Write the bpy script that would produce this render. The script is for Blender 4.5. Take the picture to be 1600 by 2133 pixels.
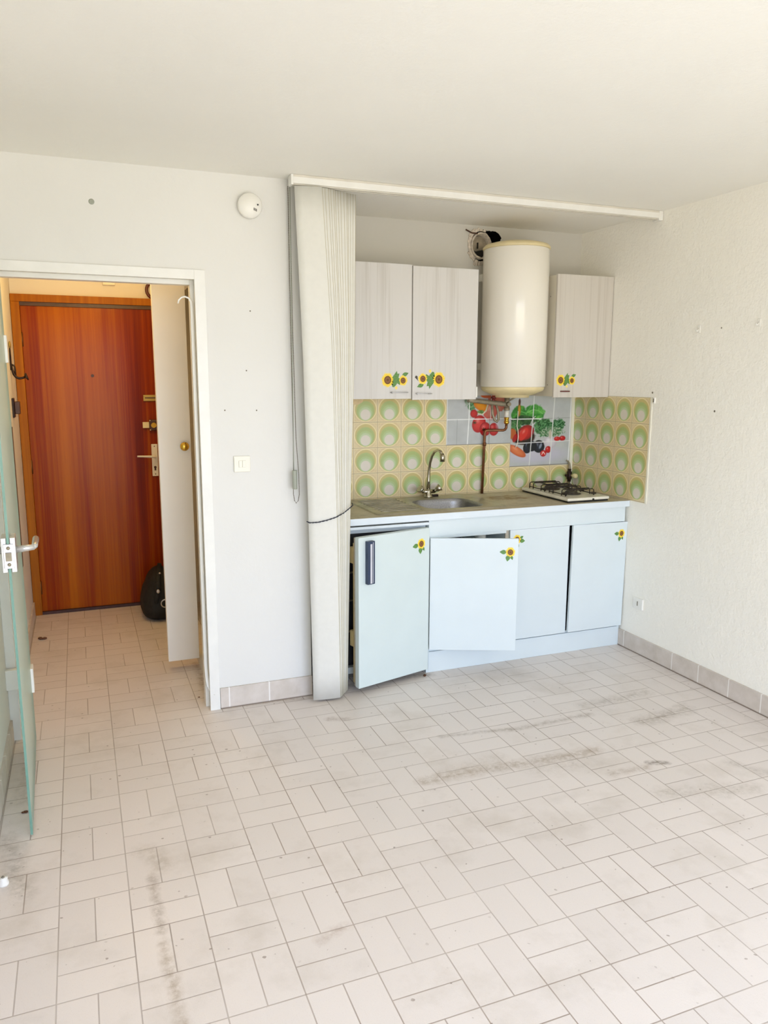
import bpy, math, random
import numpy as np
from mathutils import Vector, Matrix, noise
from mathutils.geometry import tessellate_polygon

random.seed(7)
for _o in list(bpy.data.objects):
    bpy.data.objects.remove(_o)
SC = bpy.context.scene
COL = SC.collection
R = math.radians
PI = math.pi

# ------------------------------------------------------------------ camera
cam_d = bpy.data.cameras.new('camera')
cam = bpy.data.objects.new('camera', cam_d)
COL.objects.link(cam)
cF = Vector((0.36141, 0.916687, -0.170494))
cR = Vector((0.930439, -0.366441, 0.002102))
cU = Vector((0.060549, 0.159394, 0.985356))
mm = Matrix((cR, cU, -cF)).transposed().to_4x4()
mm.translation = Vector((-3.00726, -4.24888, 1.60456))
cam.matrix_world = mm
cam_d.sensor_fit = 'HORIZONTAL'
cam_d.sensor_width = 36.0
cam_d.lens = 1605.46 / 1600.0 * 36.0
cam_d.clip_start = 0.05
SC.camera = cam

# ------------------------------------------------------------------ light
SC.view_settings.view_transform = 'Standard'
SC.view_settings.look = 'None'
SC.view_settings.gamma = 1.0
SC.view_settings.use_curve_mapping = False
SC.view_settings.exposure = 0.0
SC.cycles.use_denoising = True
SC.cycles.max_bounces = 14
SC.cycles.diffuse_bounces = 8
SC.cycles.sample_clamp_indirect = 6.0
SC.cycles.caustics_reflective = False
SC.cycles.caustics_refractive = False

world = bpy.data.worlds.new('world')
SC.world = world
world.use_nodes = True
wt_ = world.node_tree
bgn = wt_.nodes['Background']
# cool sky above the horizon, warm sunlit terrace below it
_tc = wt_.nodes.new('ShaderNodeTexCoord')
_sp = wt_.nodes.new('ShaderNodeSeparateXYZ')
_rm = wt_.nodes.new('ShaderNodeValToRGB')
_ma = wt_.nodes.new('ShaderNodeMath')
_ma.operation = 'MULTIPLY_ADD'
_ma.inputs[1].default_value = 0.5
_ma.inputs[2].default_value = 0.5
wt_.links.new(_tc.outputs['Generated'], _sp.inputs[0])
wt_.links.new(_sp.outputs[2], _ma.inputs[0])
wt_.links.new(_ma.outputs[0], _rm.inputs[0])
wt_.links.new(_rm.outputs[0], bgn.inputs['Color'])
SKY = [(0.0, (0.57, 0.52, 0.45)), (0.40, (0.76, 0.70, 0.60)), (0.485, (0.86, 0.82, 0.72)), (0.515, (0.84, 0.97, 1.25)), (0.62, (0.77, 0.94, 1.30)), (1.0, (0.56, 0.80, 1.24))]
_e = _rm.color_ramp.elements
while len(_e) < len(SKY):
    _e.new(0.5)
for _k, (_p, _c) in enumerate(SKY):
    _e[_k].position = _p
    _e[_k].color = (*_c, 1)
bgn.inputs['Strength'].default_value = 7.5
# portal in the opening of the bay window behind the camera
pd_ = bpy.data.lights.new('window_portal', 'AREA')
pd_.shape = 'RECTANGLE'
pd_.size, pd_.size_y = 3.08, 2.28
pd_.cycles.is_portal = True
po_ = bpy.data.objects.new('window_portal', pd_)
COL.objects.link(po_)
po_.location = (-1.80, -5.68, 1.14)
po_.rotation_euler = (R(90), 0, 0)
# warm lamp on the hall ceiling
hall_l = bpy.data.lights.new('hall_lamp', 'POINT')
hall_l.energy = 13.5
hall_l.color = (1.0, 0.67, 0.25)
hall_l.shadow_soft_size = 0.09
hall_lo = bpy.data.objects.new('hall_lamp', hall_l)
COL.objects.link(hall_lo)
hall_lo.location = (-2.80, 0.35, 2.28)


# ------------------------------------------------------------------ materials
def lin(c):
    c = c / 255.0
    return c / 12.92 if c <= 0.04045 else ((c + 0.055) / 1.055) ** 2.4


def rgb(r, g, b):
    return (lin(r), lin(g), lin(b), 1.0)


class NT:
    """tiny helper around a node tree"""

    def __init__(self, name):
        self.m = bpy.data.materials.new(name)
        self.m.use_nodes = True
        self.t = self.m.node_tree
        self.b = self.t.nodes['Principled BSDF']
        self.L = self.t.links
        self._oc = None

    def put(self, sock, v):
        if hasattr(v, 'is_linked') or isinstance(v, bpy.types.NodeSocket):
            self.L.new(v, sock)
        elif isinstance(v, (int, float)) and sock.type in ('RGBA', 'VECTOR'):
            sock.default_value = (v, v, v, 1) if sock.type == 'RGBA' else (v, v, v)
        else:
            sock.default_value = v

    def math(self, op, a, b=0.0, c=None, clamp=False):
        n = self.t.nodes.new('ShaderNodeMath')
        n.operation = op
        n.use_clamp = clamp
        self.put(n.inputs[0], a)
        self.put(n.inputs[1], b)
        if c is not None:
            self.put(n.inputs[2], c)
        return n.outputs[0]

    def add(self, a, b): return self.math('ADD', a, b)
    def sub(self, a, b): return self.math('SUBTRACT', a, b)
    def mul(self, a, b): return self.math('MULTIPLY', a, b)
    def div(self, a, b): return self.math('DIVIDE', a, b)
    def floor(self, a): return self.math('FLOOR', a)
    def fract(self, a): return self.math('FRACT', a)
    def mn(self, a, b): return self.math('MINIMUM', a, b)
    def mx(self, a, b): return self.math('MAXIMUM', a, b)
    def abs(self, a): return self.math('ABSOLUTE', a)

    def below(self, v, edge, soft):
        """1 where v < edge, soft border"""
        return self.math('MULTIPLY_ADD', self.sub(edge, v), 1.0 / soft, 0.5, clamp=True)

    def obj(self):
        if self._oc is None:
            n = self.t.nodes.new('ShaderNodeTexCoord')
            self._oc = n.outputs['Object']
        return self._oc

    def xyz(self, v=None):
        n = self.t.nodes.new('ShaderNodeSeparateXYZ')
        self.L.new(v or self.obj(), n.inputs[0])
        return n.outputs[0], n.outputs[1], n.outputs[2]

    def comb(self, x, y, z):
        n = self.t.nodes.new('ShaderNodeCombineXYZ')
        for s, v in zip(n.inputs, (x, y, z)):
            self.put(s, v)
        return n.outputs[0]

    def scaled(self, sx, sy, sz, off=(0, 0, 0)):
        n = self.t.nodes.new('ShaderNodeMapping')
        n.inputs['Scale'].default_value = (sx, sy, sz)
        n.inputs['Location'].default_value = off
        self.L.new(self.obj(), n.inputs[0])
        return n.outputs[0]

    def noise(self, scale, vec=None, detail=3, rough=0.55, dist=0.0, out='Fac'):
        n = self.t.nodes.new('ShaderNodeTexNoise')
        n.inputs['Scale'].default_value = scale
        n.inputs['Detail'].default_value = detail
        n.inputs['Roughness'].default_value = rough
        n.inputs['Distortion'].default_value = dist
        self.L.new(vec or self.obj(), n.inputs['Vector'])
        return n.outputs[out]

    def white(self, vec):
        n = self.t.nodes.new('ShaderNodeTexWhiteNoise')
        self.L.new(vec, n.inputs['Vector'])
        return n.outputs['Value']

    def ramp(self, fac, stops):
        n = self.t.nodes.new('ShaderNodeValToRGB')
        e = n.color_ramp.elements
        while len(e) < len(stops):
            e.new(0.5)
        for k, (p, c) in enumerate(stops):
            e[k].position = p
            e[k].color = c if len(c) == 4 else (*c, 1)
        self.put(n.inputs[0], fac)
        return n.outputs[0]

    def remap(self, v, a, b, c=0.0, d=1.0):
        n = self.t.nodes.new('ShaderNodeMapRange')
        self.put(n.inputs[0], v)
        for k, x in enumerate((a, b, c, d)):
            n.inputs[k + 1].default_value = x
        return n.outputs[0]

    def mix(self, f, a, b, mode='MIX'):
        n = self.t.nodes.new('ShaderNodeMix')
        n.data_type = 'RGBA'
        n.blend_type = mode
        self.put(n.inputs[0], f)
        self.put(n.inputs[6], a)
        self.put(n.inputs[7], b)
        return n.outputs[2]

    def bump(self, h, strength, dist):
        n = self.t.nodes.new('ShaderNodeBump')
        n.inputs['Strength'].default_value = strength
        n.inputs['Distance'].default_value = dist
        self.L.new(h, n.inputs['Height'])
        self.L.new(n.outputs[0], self.b.inputs['Normal'])

    def col(self, c): self.put(self.b.inputs['Base Color'], c)
    def rough(self, c): self.put(self.b.inputs['Roughness'], c)
    def metal(self, c): self.put(self.b.inputs['Metallic'], c)


def plain(name, c, rough=0.5, metal=0.0, var=0.05, scale=12, coat=0.0, bump=0.0):
    """painted / moulded surface with faint unevenness"""
    n = NT(name)
    f = n.noise(scale, detail=4)
    dark = tuple(x * (1 - var) for x in c[:3]) + (1,)
    lite = tuple(min(1, x * (1 + var)) for x in c[:3]) + (1,)
    n.col(n.ramp(f, [(0.3, dark), (0.7, lite)]))
    n.rough(n.remap(n.noise(scale * 3, detail=2), 0.3, 0.7, max(0.02, rough - 0.05), rough + 0.05))
    n.metal(metal)
    if coat:
        n.b.inputs['Coat Weight'].default_value = coat
        n.b.inputs['Coat Roughness'].default_value = 0.12
    if bump:
        n.bump(n.noise(scale * 8, detail=3), bump, 0.002)
    return n.m


def stucco(name, c, scale, strength):
    n = NT(name)
    h1 = n.noise(scale, detail=5, rough=0.6, dist=0.4)
    h2 = n.noise(scale * 0.35, detail=3, rough=0.5)
    h = n.add(n.mul(h1, 0.6), n.mul(h2, 0.7))
    tint = n.noise(1.3, detail=4)
    dark = tuple(x * 0.965 for x in c[:3]) + (1,)
    base = n.ramp(tint, [(0.3, dark), (0.65, c)])
    n.col(base)
    n.rough(0.85)
    n.bump(h, strength, 0.006)
    return n.m


M = {}
M['wall'] = stucco('white_plaster', rgb(226, 225, 220), 55, 0.24)
M['wall_smooth'] = stucco('white_plaster_smooth', rgb(206, 203, 194), 40, 0.05)
M['wall_rough'] = stucco('white_stucco', rgb(249, 246, 236), 70, 0.8)
M['ceiling'] = stucco('ceiling_plaster', rgb(241, 239, 231), 80, 0.28)
M['hallwall'] = stucco('hall_plaster', rgb(230, 225, 215), 55, 0.14)
M['white_paint'] = plain('white_gloss_paint', rgb(232, 231, 225), 0.38, var=0.03)
M['grey_paint'] = plain('greyed_white_paint', rgb(214, 209, 196), 0.45, var=0.06)
M['white_door'] = plain('white_laminate', rgb(214, 224, 226), 0.48, var=0.015, scale=5)
M['white_edge'] = plain('white_edge_band', rgb(217, 226, 231), 0.35, var=0.02)
M['cream_door'] = plain('off_white_enamel', rgb(206, 218, 216), 0.42, var=0.02, scale=5)
M['seal'] = plain('seal_and_gap_shade', rgb(176, 168, 150), 0.6, var=0.15, scale=40)
M['liner'] = plain('yellowed_liner', rgb(206, 184, 128), 0.5, var=0.08)
M['inside_shade'] = plain('interior_shade', rgb(38, 40, 44), 0.6)  # near-black in place of the shade inside fridge and base cabinet
M['black'] = plain('black_and_hole_shade', rgb(18, 17, 17), 0.5)  # black parts, and the painted dark of holes
M['navy'] = plain('navy_plastic', rgb(44, 58, 84), 0.35, var=0.1)
M['silver_strip'] = plain('pale_strip', rgb(205, 205, 210), 0.35)
M['plastic_white'] = plain('white_plastic', rgb(236, 234, 226), 0.35, var=0.02)
M['plastic_cream'] = plain('cream_plastic', rgb(232, 229, 216), 0.4, var=0.03)
M['plastic_ivory'] = plain('ivory_plastic', rgb(222, 208, 158), 0.35, var=0.05)
M['groove'] = plain('shadow_gap', rgb(120, 114, 100), 0.8)
M['slat'] = plain('blind_fabric', rgb(218, 217, 209), 0.7, var=0.02, scale=30, bump=0.03)
M['hem'] = plain('yellowed_hem', rgb(188, 180, 150), 0.7, var=0.05, scale=30)
M['bead'] = plain('dull_bead', rgb(116, 108, 92), 0.5)
M['weight'] = plain('grey_weight', rgb(158, 162, 148), 0.5)
M['darkchain'] = plain('dark_chain', rgb(44, 48, 62), 0.45, metal=0.3)
M['steel'] = plain('satin_steel', rgb(196, 196, 198), 0.32, metal=0.9, var=0.05)
M['alu'] = plain('satin_aluminium', rgb(214, 213, 210), 0.30, metal=0.7, var=0.04)
M['chrome'] = plain('worn_chrome', rgb(186, 180, 162), 0.2, metal=1.0, var=0.12, scale=30)
M['brass'] = plain('brass', rgb(214, 172, 70), 0.25, metal=0.95, var=0.06)
M['brass_old'] = plain('old_brass', rgb(178, 152, 82), 0.35, metal=0.7, var=0.12)
M['copper'] = plain('aged_copper', rgb(126, 82, 52), 0.42, metal=0.6, var=0.25, scale=30)
M['iron'] = plain('dark_iron', rgb(44, 26, 20), 0.4, metal=0.4)
M['pipegrey'] = plain('grimy_fitting', rgb(150, 140, 118), 0.45, metal=0.3, var=0.2, scale=40)
M['redcap'] = plain('dark_red_cap', rgb(110, 36, 30), 0.4)
M['enamel'] = plain('cream_enamel', rgb(236, 231, 219), 0.16, var=0.015, scale=3)
M['enamel_cap'] = plain('yellowed_cap', rgb(222, 206, 160), 0.35, var=0.06)
M['hobwhite'] = plain('white_hob_enamel', rgb(228, 224, 208), 0.22, var=0.08, scale=18)
M['grate'] = plain('burnt_grate', rgb(44, 34, 26), 0.5, metal=0.2, var=0.2)
M['burner'] = plain('burner_cap', rgb(66, 60, 50), 0.55, var=0.2)
M['bag'] = plain('black_bag_cloth', rgb(20, 21, 20), 0.75, var=0.25, scale=20, bump=0.2)
M['grey_mottle'] = plain('dusty_pipe', rgb(168, 156, 136), 0.8, var=0.3, scale=22, bump=0.4)
M['crumb'] = plain('crumbled_plaster', rgb(214, 203, 188), 0.9, var=0.25, scale=60, bump=0.5)
M['chip'] = plain('bare_plaster_patch', rgb(222, 200, 160), 0.85, var=0.1, scale=40)
M['debris'] = plain('dry_debris', rgb(96, 62, 40), 0.8, var=0.3, scale=90)
M['trim_white'] = plain('white_tile_trim', rgb(236, 232, 214), 0.35, var=0.04)
M['wood_brown'] = plain('dark_brown_wood', rgb(74, 44, 28), 0.45, var=0.2, scale=30)
M['door_grey'] = plain('closet_door_paint', rgb(240, 235, 224), 0.35, var=0.02, scale=3)
M['redbrown'] = plain('red_brown_plastic', rgb(92, 40, 34), 0.35)
M['wood_hinge'] = plain('bronze_hinge', rgb(110, 70, 34), 0.4, metal=0.5)
M['threshold'] = plain('threshold_shadow', rgb(62, 34, 28), 0.6, var=0.25, scale=30)


def mat_glass():
    """satin glass: lets light through, scatters it, slightly green"""
    n = NT('frosted_glass')
    c = n.ramp(n.noise(4), [(0.3, rgb(226, 234, 226)), (0.7, rgb(232, 238, 230))])
    n.col(c)
    n.rough(0.4)
    out = n.t.nodes['Material Output']
    tl = n.t.nodes.new('ShaderNodeBsdfTranslucent')
    n.L.new(c, tl.inputs[0])
    tp_ = n.t.nodes.new('ShaderNodeBsdfTransparent')
    tp_.inputs[0].default_value = (0.96, 1.0, 0.975, 1)
    m1 = n.t.nodes.new('ShaderNodeMixShader')
    m1.inputs[0].default_value = 0.55
    n.L.new(n.b.outputs[0], m1.inputs[1])
    n.L.new(tl.outputs[0], m1.inputs[2])
    m2 = n.t.nodes.new('ShaderNodeMixShader')
    m2.inputs[0].default_value = 0.42
    n.L.new(m1.outputs[0], m2.inputs[1])
    n.L.new(tp_.outputs[0], m2.inputs[2])
    n.L.new(m2.outputs[0], out.inputs['Surface'])
    return n.m


def mat_glass_edge():
    n = NT('green_glass_edge')
    n.col(n.ramp(n.noise(6), [(0.3, rgb(104, 146, 130)), (0.7, rgb(122, 160, 144))]))
    n.rough(0.2)
    return n.m


M['glass'] = mat_glass()
M['glass_edge'] = mat_glass_edge()

G0X, G0Y, GS = -2.7443, -1.0778, 0.2045


def mat_floor():
    n = NT('basketweave_floor_tiles')
    x, y, z = n.xyz()
    u = n.div(n.sub(x, G0X), GS)
    v = n.div(n.sub(G0Y, y), GS)
    iu, iv = n.floor(u), n.floor(v)
    fu, fv = n.sub(u, iu), n.sub(v, iv)
    par = n.math('MODULO', n.add(n.add(iu, iv), 400.0), 2.0)      # 1 = laid across
    inv = n.sub(1.0, par)
    eu = n.mn(fu, n.sub(1.0, fu))
    ev = n.mn(fv, n.sub(1.0, fv))
    mu = n.add(n.abs(n.sub(fu, 0.5)), n.mul(par, 9.0))
    mv = n.add(n.abs(n.sub(fv, 0.5)), n.mul(inv, 9.0))
    d = n.mn(n.mn(eu, ev), n.mn(mu, mv))
    half = n.add(n.mul(inv, n.floor(n.mul(fu, 2.0))), n.mul(par, n.floor(n.mul(fv, 2.0))))
    tid = n.comb(iu, iv, half)
    rnd = n.white(tid)
    grout = n.below(d, 0.0085, 0.006)
    worn = n.noise(2.3, detail=3)
    gvis = n.mul(grout, n.remap(worn, 0.3, 0.7, 0.45, 1.0))
    base = n.ramp(rnd, [(0.0, rgb(219, 210, 203)), (0.5, rgb(222, 213, 206)), (1.0, rgb(225, 216, 209))])
    speck = n.noise(330, detail=2, rough=0.7)
    base = n.mix(n.remap(speck, 0.60, 0.72, 0, 0.30), base, rgb(176, 164, 148))
    base = n.mix(n.remap(speck, 0.40, 0.30, 0, 0.25), base, rgb(228, 222, 214))
    # general grime
    gr = n.noise(3.2, detail=6, rough=0.65)
    base = n.mix(n.remap(gr, 0.52, 0.78, 0, 0.42), base, rgb(172, 160, 142))
    # dark dots
    dots = n.noise(58, detail=0)
    dots2 = n.noise(9, detail=1)
    base = n.mix(n.mul(n.remap(dots, 0.80, 0.825, 0, 0.6), n.remap(dots2, 0.45, 0.6, 0, 1)), base, rgb(120, 98, 82))
    # worn stains: (x0,y0,x1,y1,width,strength,colour)
    fine = n.noise(38, detail=5, rough=0.75)
    med = n.noise(9, detail=4, rough=0.7)
    for (x0, y0, x1, y1, w, s, c) in [
            (-1.80, -1.62, -0.99, -1.66, 0.050, 0.75, (158, 138, 112)),
            (-1.66, -1.60, -1.42, -1.56, 0.07, 0.4, (168, 152, 130)),
            (-1.56, -1.29, -1.22, -1.34, 0.022, 0.6, (140, 124, 104)),
            (-1.24, -1.35, -0.78, -1.34, 0.03, 0.6, (140, 122, 102)),
            (-0.84, -1.83, -0.77, -1.86, 0.022, 1.0, (104, 86, 66)),
            (-1.05, -1.85, -0.88, -1.86, 0.035, 0.6, (160, 142, 122)),
            (-0.60, -1.50, -0.30, -1.46, 0.07, 0.7, (150, 138, 122)),
            (-0.75, -1.25, -0.35, -1.22, 0.06, 0.6, (156, 144, 128)),
            (-0.95, -2.05, -0.60, -2.15, 0.07, 0.5, (160, 150, 134)),
            (-1.3, -1.70, -1.1, -1.72, 0.10, 0.35, (164, 150, 132)),
            (-2.876, -1.70, -2.83, -1.80, 0.06, 0.5, (168, 156, 138)),
            (-0.52, -1.95, -0.38, -2.20, 0.04, 0.5, (150, 138, 124)),
            (-2.875, -1.86, -2.87, -2.12, 0.026, 0.6, (118, 102, 82)),
            (-2.87, -2.18, -2.855, -2.55, 0.028, 0.6, (150, 132, 108)),
            (-2.36, -2.30, -2.44, -2.33, 0.03, 0.5, (160, 136, 118)),
            (-3.33, -1.45, -3.26, -1.80, 0.06, 0.55, (136, 128, 114)),
            (-3.30, -0.70, -3.30, -1.20, 0.05, 0.5, (152, 140, 122)),
            (-2.46, -0.60, -2.00, -0.66, 0.03, 0.6, (150, 130, 112)),
            (-1.98, -0.93, -1.90, -0.96, 0.03, 0.6, (140, 116, 96)),
            (-1.9, -0.58, -1.30, -0.58, 0.05, 0.7, (140, 132, 120)),
            (-2.47, 0.05, -2.47, -0.40, 0.035, 0.7, (128, 104, 74)),
    ]:
        dx, dy = x1 - x0, y1 - y0
        L2 = dx * dx + dy * dy
        px, py = n.sub(x, x0), n.sub(y, y0)
        t = n.math('MULTIPLY_ADD', px, dx / L2, n.mul(py, dy / L2), clamp=True)
        qx, qy = n.sub(px, n.mul(t, dx)), n.sub(py, n.mul(t, dy))
        dist = n.math('SQRT', n.add(n.mul(qx, qx), n.mul(qy, qy)))
        dist = n.add(dist, n.mul(n.sub(med, 0.5), w * 1.6))
        k = n.math('MULTIPLY_ADD', dist, -1.0 / w, 1.0, clamp=True)
        k = n.mul(n.mul(k, n.remap(fine, 0.36, 0.62, 0.1, 1.0)), s)
        base = n.mix(k, base, rgb(*c))
    base = n.mix(n.mul(gvis, 0.85), base, rgb(138, 120, 104))
    n.col(base)
    n.rough(n.add(n.remap(gr, 0.3, 0.7, 0.30, 0.46), n.mul(grout, 0.3)))
    h = n.add(n.mul(n.sub(1.0, grout), 1.0), n.mul(n.noise(140, detail=3), 0.55))
    n.bump(h, 0.28, 0.0018)
    return n.m


M['floor'] = mat_floor()


def mat_skirting(axis, joints):
    n = NT('skirting_tile_' + axis)
    x, y, z = n.xyz()
    c = x if axis.startswith('x') else y
    base = n.ramp(n.noise(14, detail=4), [(0.3, rgb(198, 188, 176)), (0.7, rgb(214, 205, 196))])
    g = None
    for j in joints:
        k = n.below(n.abs(n.sub(c, j)), 0.003, 0.002)
        g = k if g is None else n.mx(g, k)
    if g is not None:
        base = n.mix(g, base, rgb(236, 232, 226))
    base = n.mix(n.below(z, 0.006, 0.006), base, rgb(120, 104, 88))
    n.col(base)
    n.rough(0.5)
    return n.m


def mat_retro(axis, off, z0=0.903):
    """yellow tiles with nested green circles"""
    n = NT('retro_circle_tiles_' + axis)
    x, y, z = n.xyz()
    c = x if axis == 'x' else y
    T = 0.15
    u = n.div(n.sub(c, off), T)
    v = n.div(n.sub(z, z0), T)
    iu, iv = n.floor(u), n.floor(v)
    fu, fv = n.sub(u, iu), n.sub(v, iv)
    du = n.sub(fu, 0.5)

    def dist(cy):
        dv = n.sub(fv, cy)
        return n.math('SQRT', n.add(n.mul(du, du), n.mul(dv, dv)))
    ang = n.math('ARCTAN2', n.sub(fv, 0.35), du)
    ray = n.mul(n.math('SINE', n.mul(ang, 34.0)), 0.012)
    mot = n.noise(60, detail=4, rough=0.7)
    mo = n.mul(n.sub(mot, 0.5), 0.05)
    base = n.ramp(n.noise(40, detail=3), [(0.3, rgb(214, 194, 148)), (0.7, rgb(224, 206, 162))])
    d1 = dist(0.5)
    ring = n.below(n.abs(n.sub(d1, 0.452)), 0.014, 0.012)
    base = n.mix(n.below(d1, 0.452, 0.02), base, rgb(212, 194, 140))
    base = n.mix(ring, base, rgb(240, 226, 176))
    # corner arc line
    cor = n.below(n.abs(n.sub(dist(0.5), 0.56)), 0.008, 0.01)
    base = n.mix(n.mul(cor, 0.5), base, rgb(236, 222, 180))
    base = n.mix(n.below(n.add(dist(0.49), mo), 0.425, 0.03), base, rgb(202, 188, 124))
    base = n.mix(n.below(n.add(dist(0.44), mo), 0.375, 0.05), base, rgb(172, 188, 122))
    base = n.mix(n.below(n.add(n.add(dist(0.37), mo), ray), 0.30, 0.05), base, rgb(178, 198, 138))
    base = n.mix(n.below(n.add(n.add(dist(0.33), mo), ray), 0.25, 0.03), base, rgb(192, 208, 164))
    base = n.mix(n.below(dist(0.295), 0.205, 0.015), base, rgb(222, 214, 200))
    eu = n.mn(fu, n.sub(1.0, fu))
    ev = n.mn(fv, n.sub(1.0, fv))
    e = n.mn(eu, ev)
    base = n.mix(n.below(n.abs(n.sub(e, 0.028)), 0.010, 0.01), base, rgb(234, 220, 176))
    gro = n.below(e, 0.012, 0.008)
    base = n.mix(gro, base, rgb(184, 168, 136))
    n.col(base)
    n.rough(0.22)
    n.bump(n.add(n.sub(1.0, gro), n.mul(mot, 0.2)), 0.15, 0.002)
    return n.m


M['retro_x'] = mat_retro('x', -1.3749 - 0.15 * 5)
M['retro_y'] = mat_retro('y', -0.7212)


def mat_entrance():
    n = NT('varnished_mahogany')
    bands = n.noise(1.0, n.scaled(7.5, 1, 0.16), detail=2, rough=0.5, dist=0.3)
    grain = n.noise(1.0, n.scaled(60, 1, 0.7), detail=5, rough=0.65)
    fine = n.noise(1.0, n.scaled(260, 1, 6), detail=3)
    f = n.add(n.mul(bands, 0.62), n.mul(grain, 0.38))
    x, y, z = n.xyz()
    f = n.sub(f, n.mul(n.remap(x, 0.56, 0.72, 0, 1), 0.12))
    c = n.ramp(f, [(0.28, rgb(98, 20, 0)), (0.42, rgb(136, 48, 0)), (0.52, rgb(160, 78, 0)), (0.66, rgb(178, 98, 4))])
    c = n.mix(n.remap(fine, 0.5, 0.75, 0, 0.22), c, rgb(84, 30, 6))
    n.col(c)
    n.rough(0.33)
    n.b.inputs['Specular IOR Level'].default_value = 0.10
    n.b.inputs['Coat Weight'].default_value = 0.09
    n.b.inputs['Coat Roughness'].default_value = 0.17
    return n.m


def mat_frame_wood():
    n = NT('orange_brown_frame_wood')
    g = n.noise(1.0, n.scaled(40, 40, 1.2), detail=4)
    n.col(n.ramp(g, [(0.3, rgb(146, 80, 8)), (0.7, rgb(176, 108, 14))]))
    n.rough(0.45)
    n.b.inputs['Specular IOR Level'].default_value = 0.15
    return n.m


def mat_grain(name, base, dark, sx, amt, seed=0):
    n = NT(name)
    g = n.noise(1.0, n.scaled(sx, 1, 0.35, (seed, 0, seed * 0.3)), detail=5, rough=0.7)
    h = n.noise(1.0, n.scaled(sx * 4, 1, 1.2, (seed, 0, 0)), detail=3, rough=0.6)
    f = n.add(n.mul(g, 0.7), n.mul(h, 0.3))
    n.col(n.ramp(f, [(0.36, dark), (0.5, base), (0.62, base), (0.72, tuple(min(1, x * 1.08) for x in base[:3]) + (1,))]))
    n.rough(0.45)
    n.bump(f, amt, 0.001)
    return n.m


M['entrance'] = mat_entrance()
M['framewood'] = mat_frame_wood()
M['ash'] = mat_grain('white_ash_laminate', rgb(209, 206, 201), rgb(190, 185, 177), 16, 0.06, 3.0)
M['ash2'] = mat_grain('pale_striped_laminate', rgb(206, 200, 190), rgb(190, 182, 170), 42, 0.06, 9.0)
M['carcass'] = plain('cabinet_carcass', rgb(222, 216, 200), 0.5, var=0.03)


def mat_worktop():
    n = NT('worn_beige_worktop')
    x, y, z = n.xyz()
    a = n.noise(9, detail=6, rough=0.7)
    b = n.noise(90, detail=3)
    c = n.ramp(a, [(0.3, rgb(166, 156, 130)), (0.55, rgb(194, 184, 158)), (0.75, rgb(206, 197, 174))])
    c = n.mix(n.remap(b, 0.5, 0.7, 0, 0.25), c, rgb(130, 118, 92))
    # scorched board-shaped stain between the sink and the hob
    sx = n.below(n.abs(n.sub(x, -0.62)), n.add(0.125, n.mul(n.sub(a, 0.5), 0.14)), 0.03)
    sy = n.below(n.abs(n.sub(y, -0.23)), n.add(0.075, n.mul(n.sub(a, 0.5), 0.14)), 0.02)
    c = n.mix(n.mul(n.mul(sx, sy), n.remap(n.noise(24, detail=4), 0.35, 0.6, 0.15, 0.9)), c, rgb(132, 96, 44))
    n.col(c)
    n.rough(0.42)
    return n.m


def mat_sink():
    n = NT('dirty_stainless')
    a = n.noise(7, detail=6, rough=0.7)
    c = n.ramp(a, [(0.3, rgb(150, 143, 122)), (0.6, rgb(186, 179, 158)), (0.8, rgb(198, 192, 174))])
    n.col(c)
    n.metal(0.55)
    n.rough(n.remap(a, 0.3, 0.7, 0.42, 0.3))
    return n.m


def mat_bowl():
    n = NT('brushed_bowl_steel')
    a = n.noise(200, detail=3)
    n.col(n.ramp(a, [(0.3, rgb(138, 138, 140)), (0.7, rgb(168, 168, 170))]))
    n.metal(0.85)
    n.rough(0.36)
    return n.m


M['worktop'] = mat_worktop()
M['sink'] = mat_sink()
M['bowl'] = mat_bowl()


def mat_attr(name, attr):
    n = NT(name)
    a = n.t.nodes.new('ShaderNodeAttribute')
    a.attribute_name = attr
    n.L.new(a.outputs['Color'], n.b.inputs['Base Color'])
    n.rough(0.2)
    return n.m


M['print'] = mat_attr('printed_vegetables', 'print')
M['petal'] = plain('sunflower_petal', rgb(242, 206, 48), 0.5, var=0.12, scale=220)
M['petal2'] = plain('sunflower_petal_pale', rgb(248, 222, 110), 0.5, var=0.10, scale=220)
M['seed_d'] = plain('sunflower_seed_dark', rgb(104, 58, 16), 0.6, var=0.2, scale=300)
M['seed_l'] = plain('sunflower_seed_light', rgb(134, 92, 50), 0.6, var=0.2, scale=300)
M['leaf'] = plain('sticker_leaf', rgb(92, 136, 66), 0.5, var=0.3, scale=160)


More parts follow.
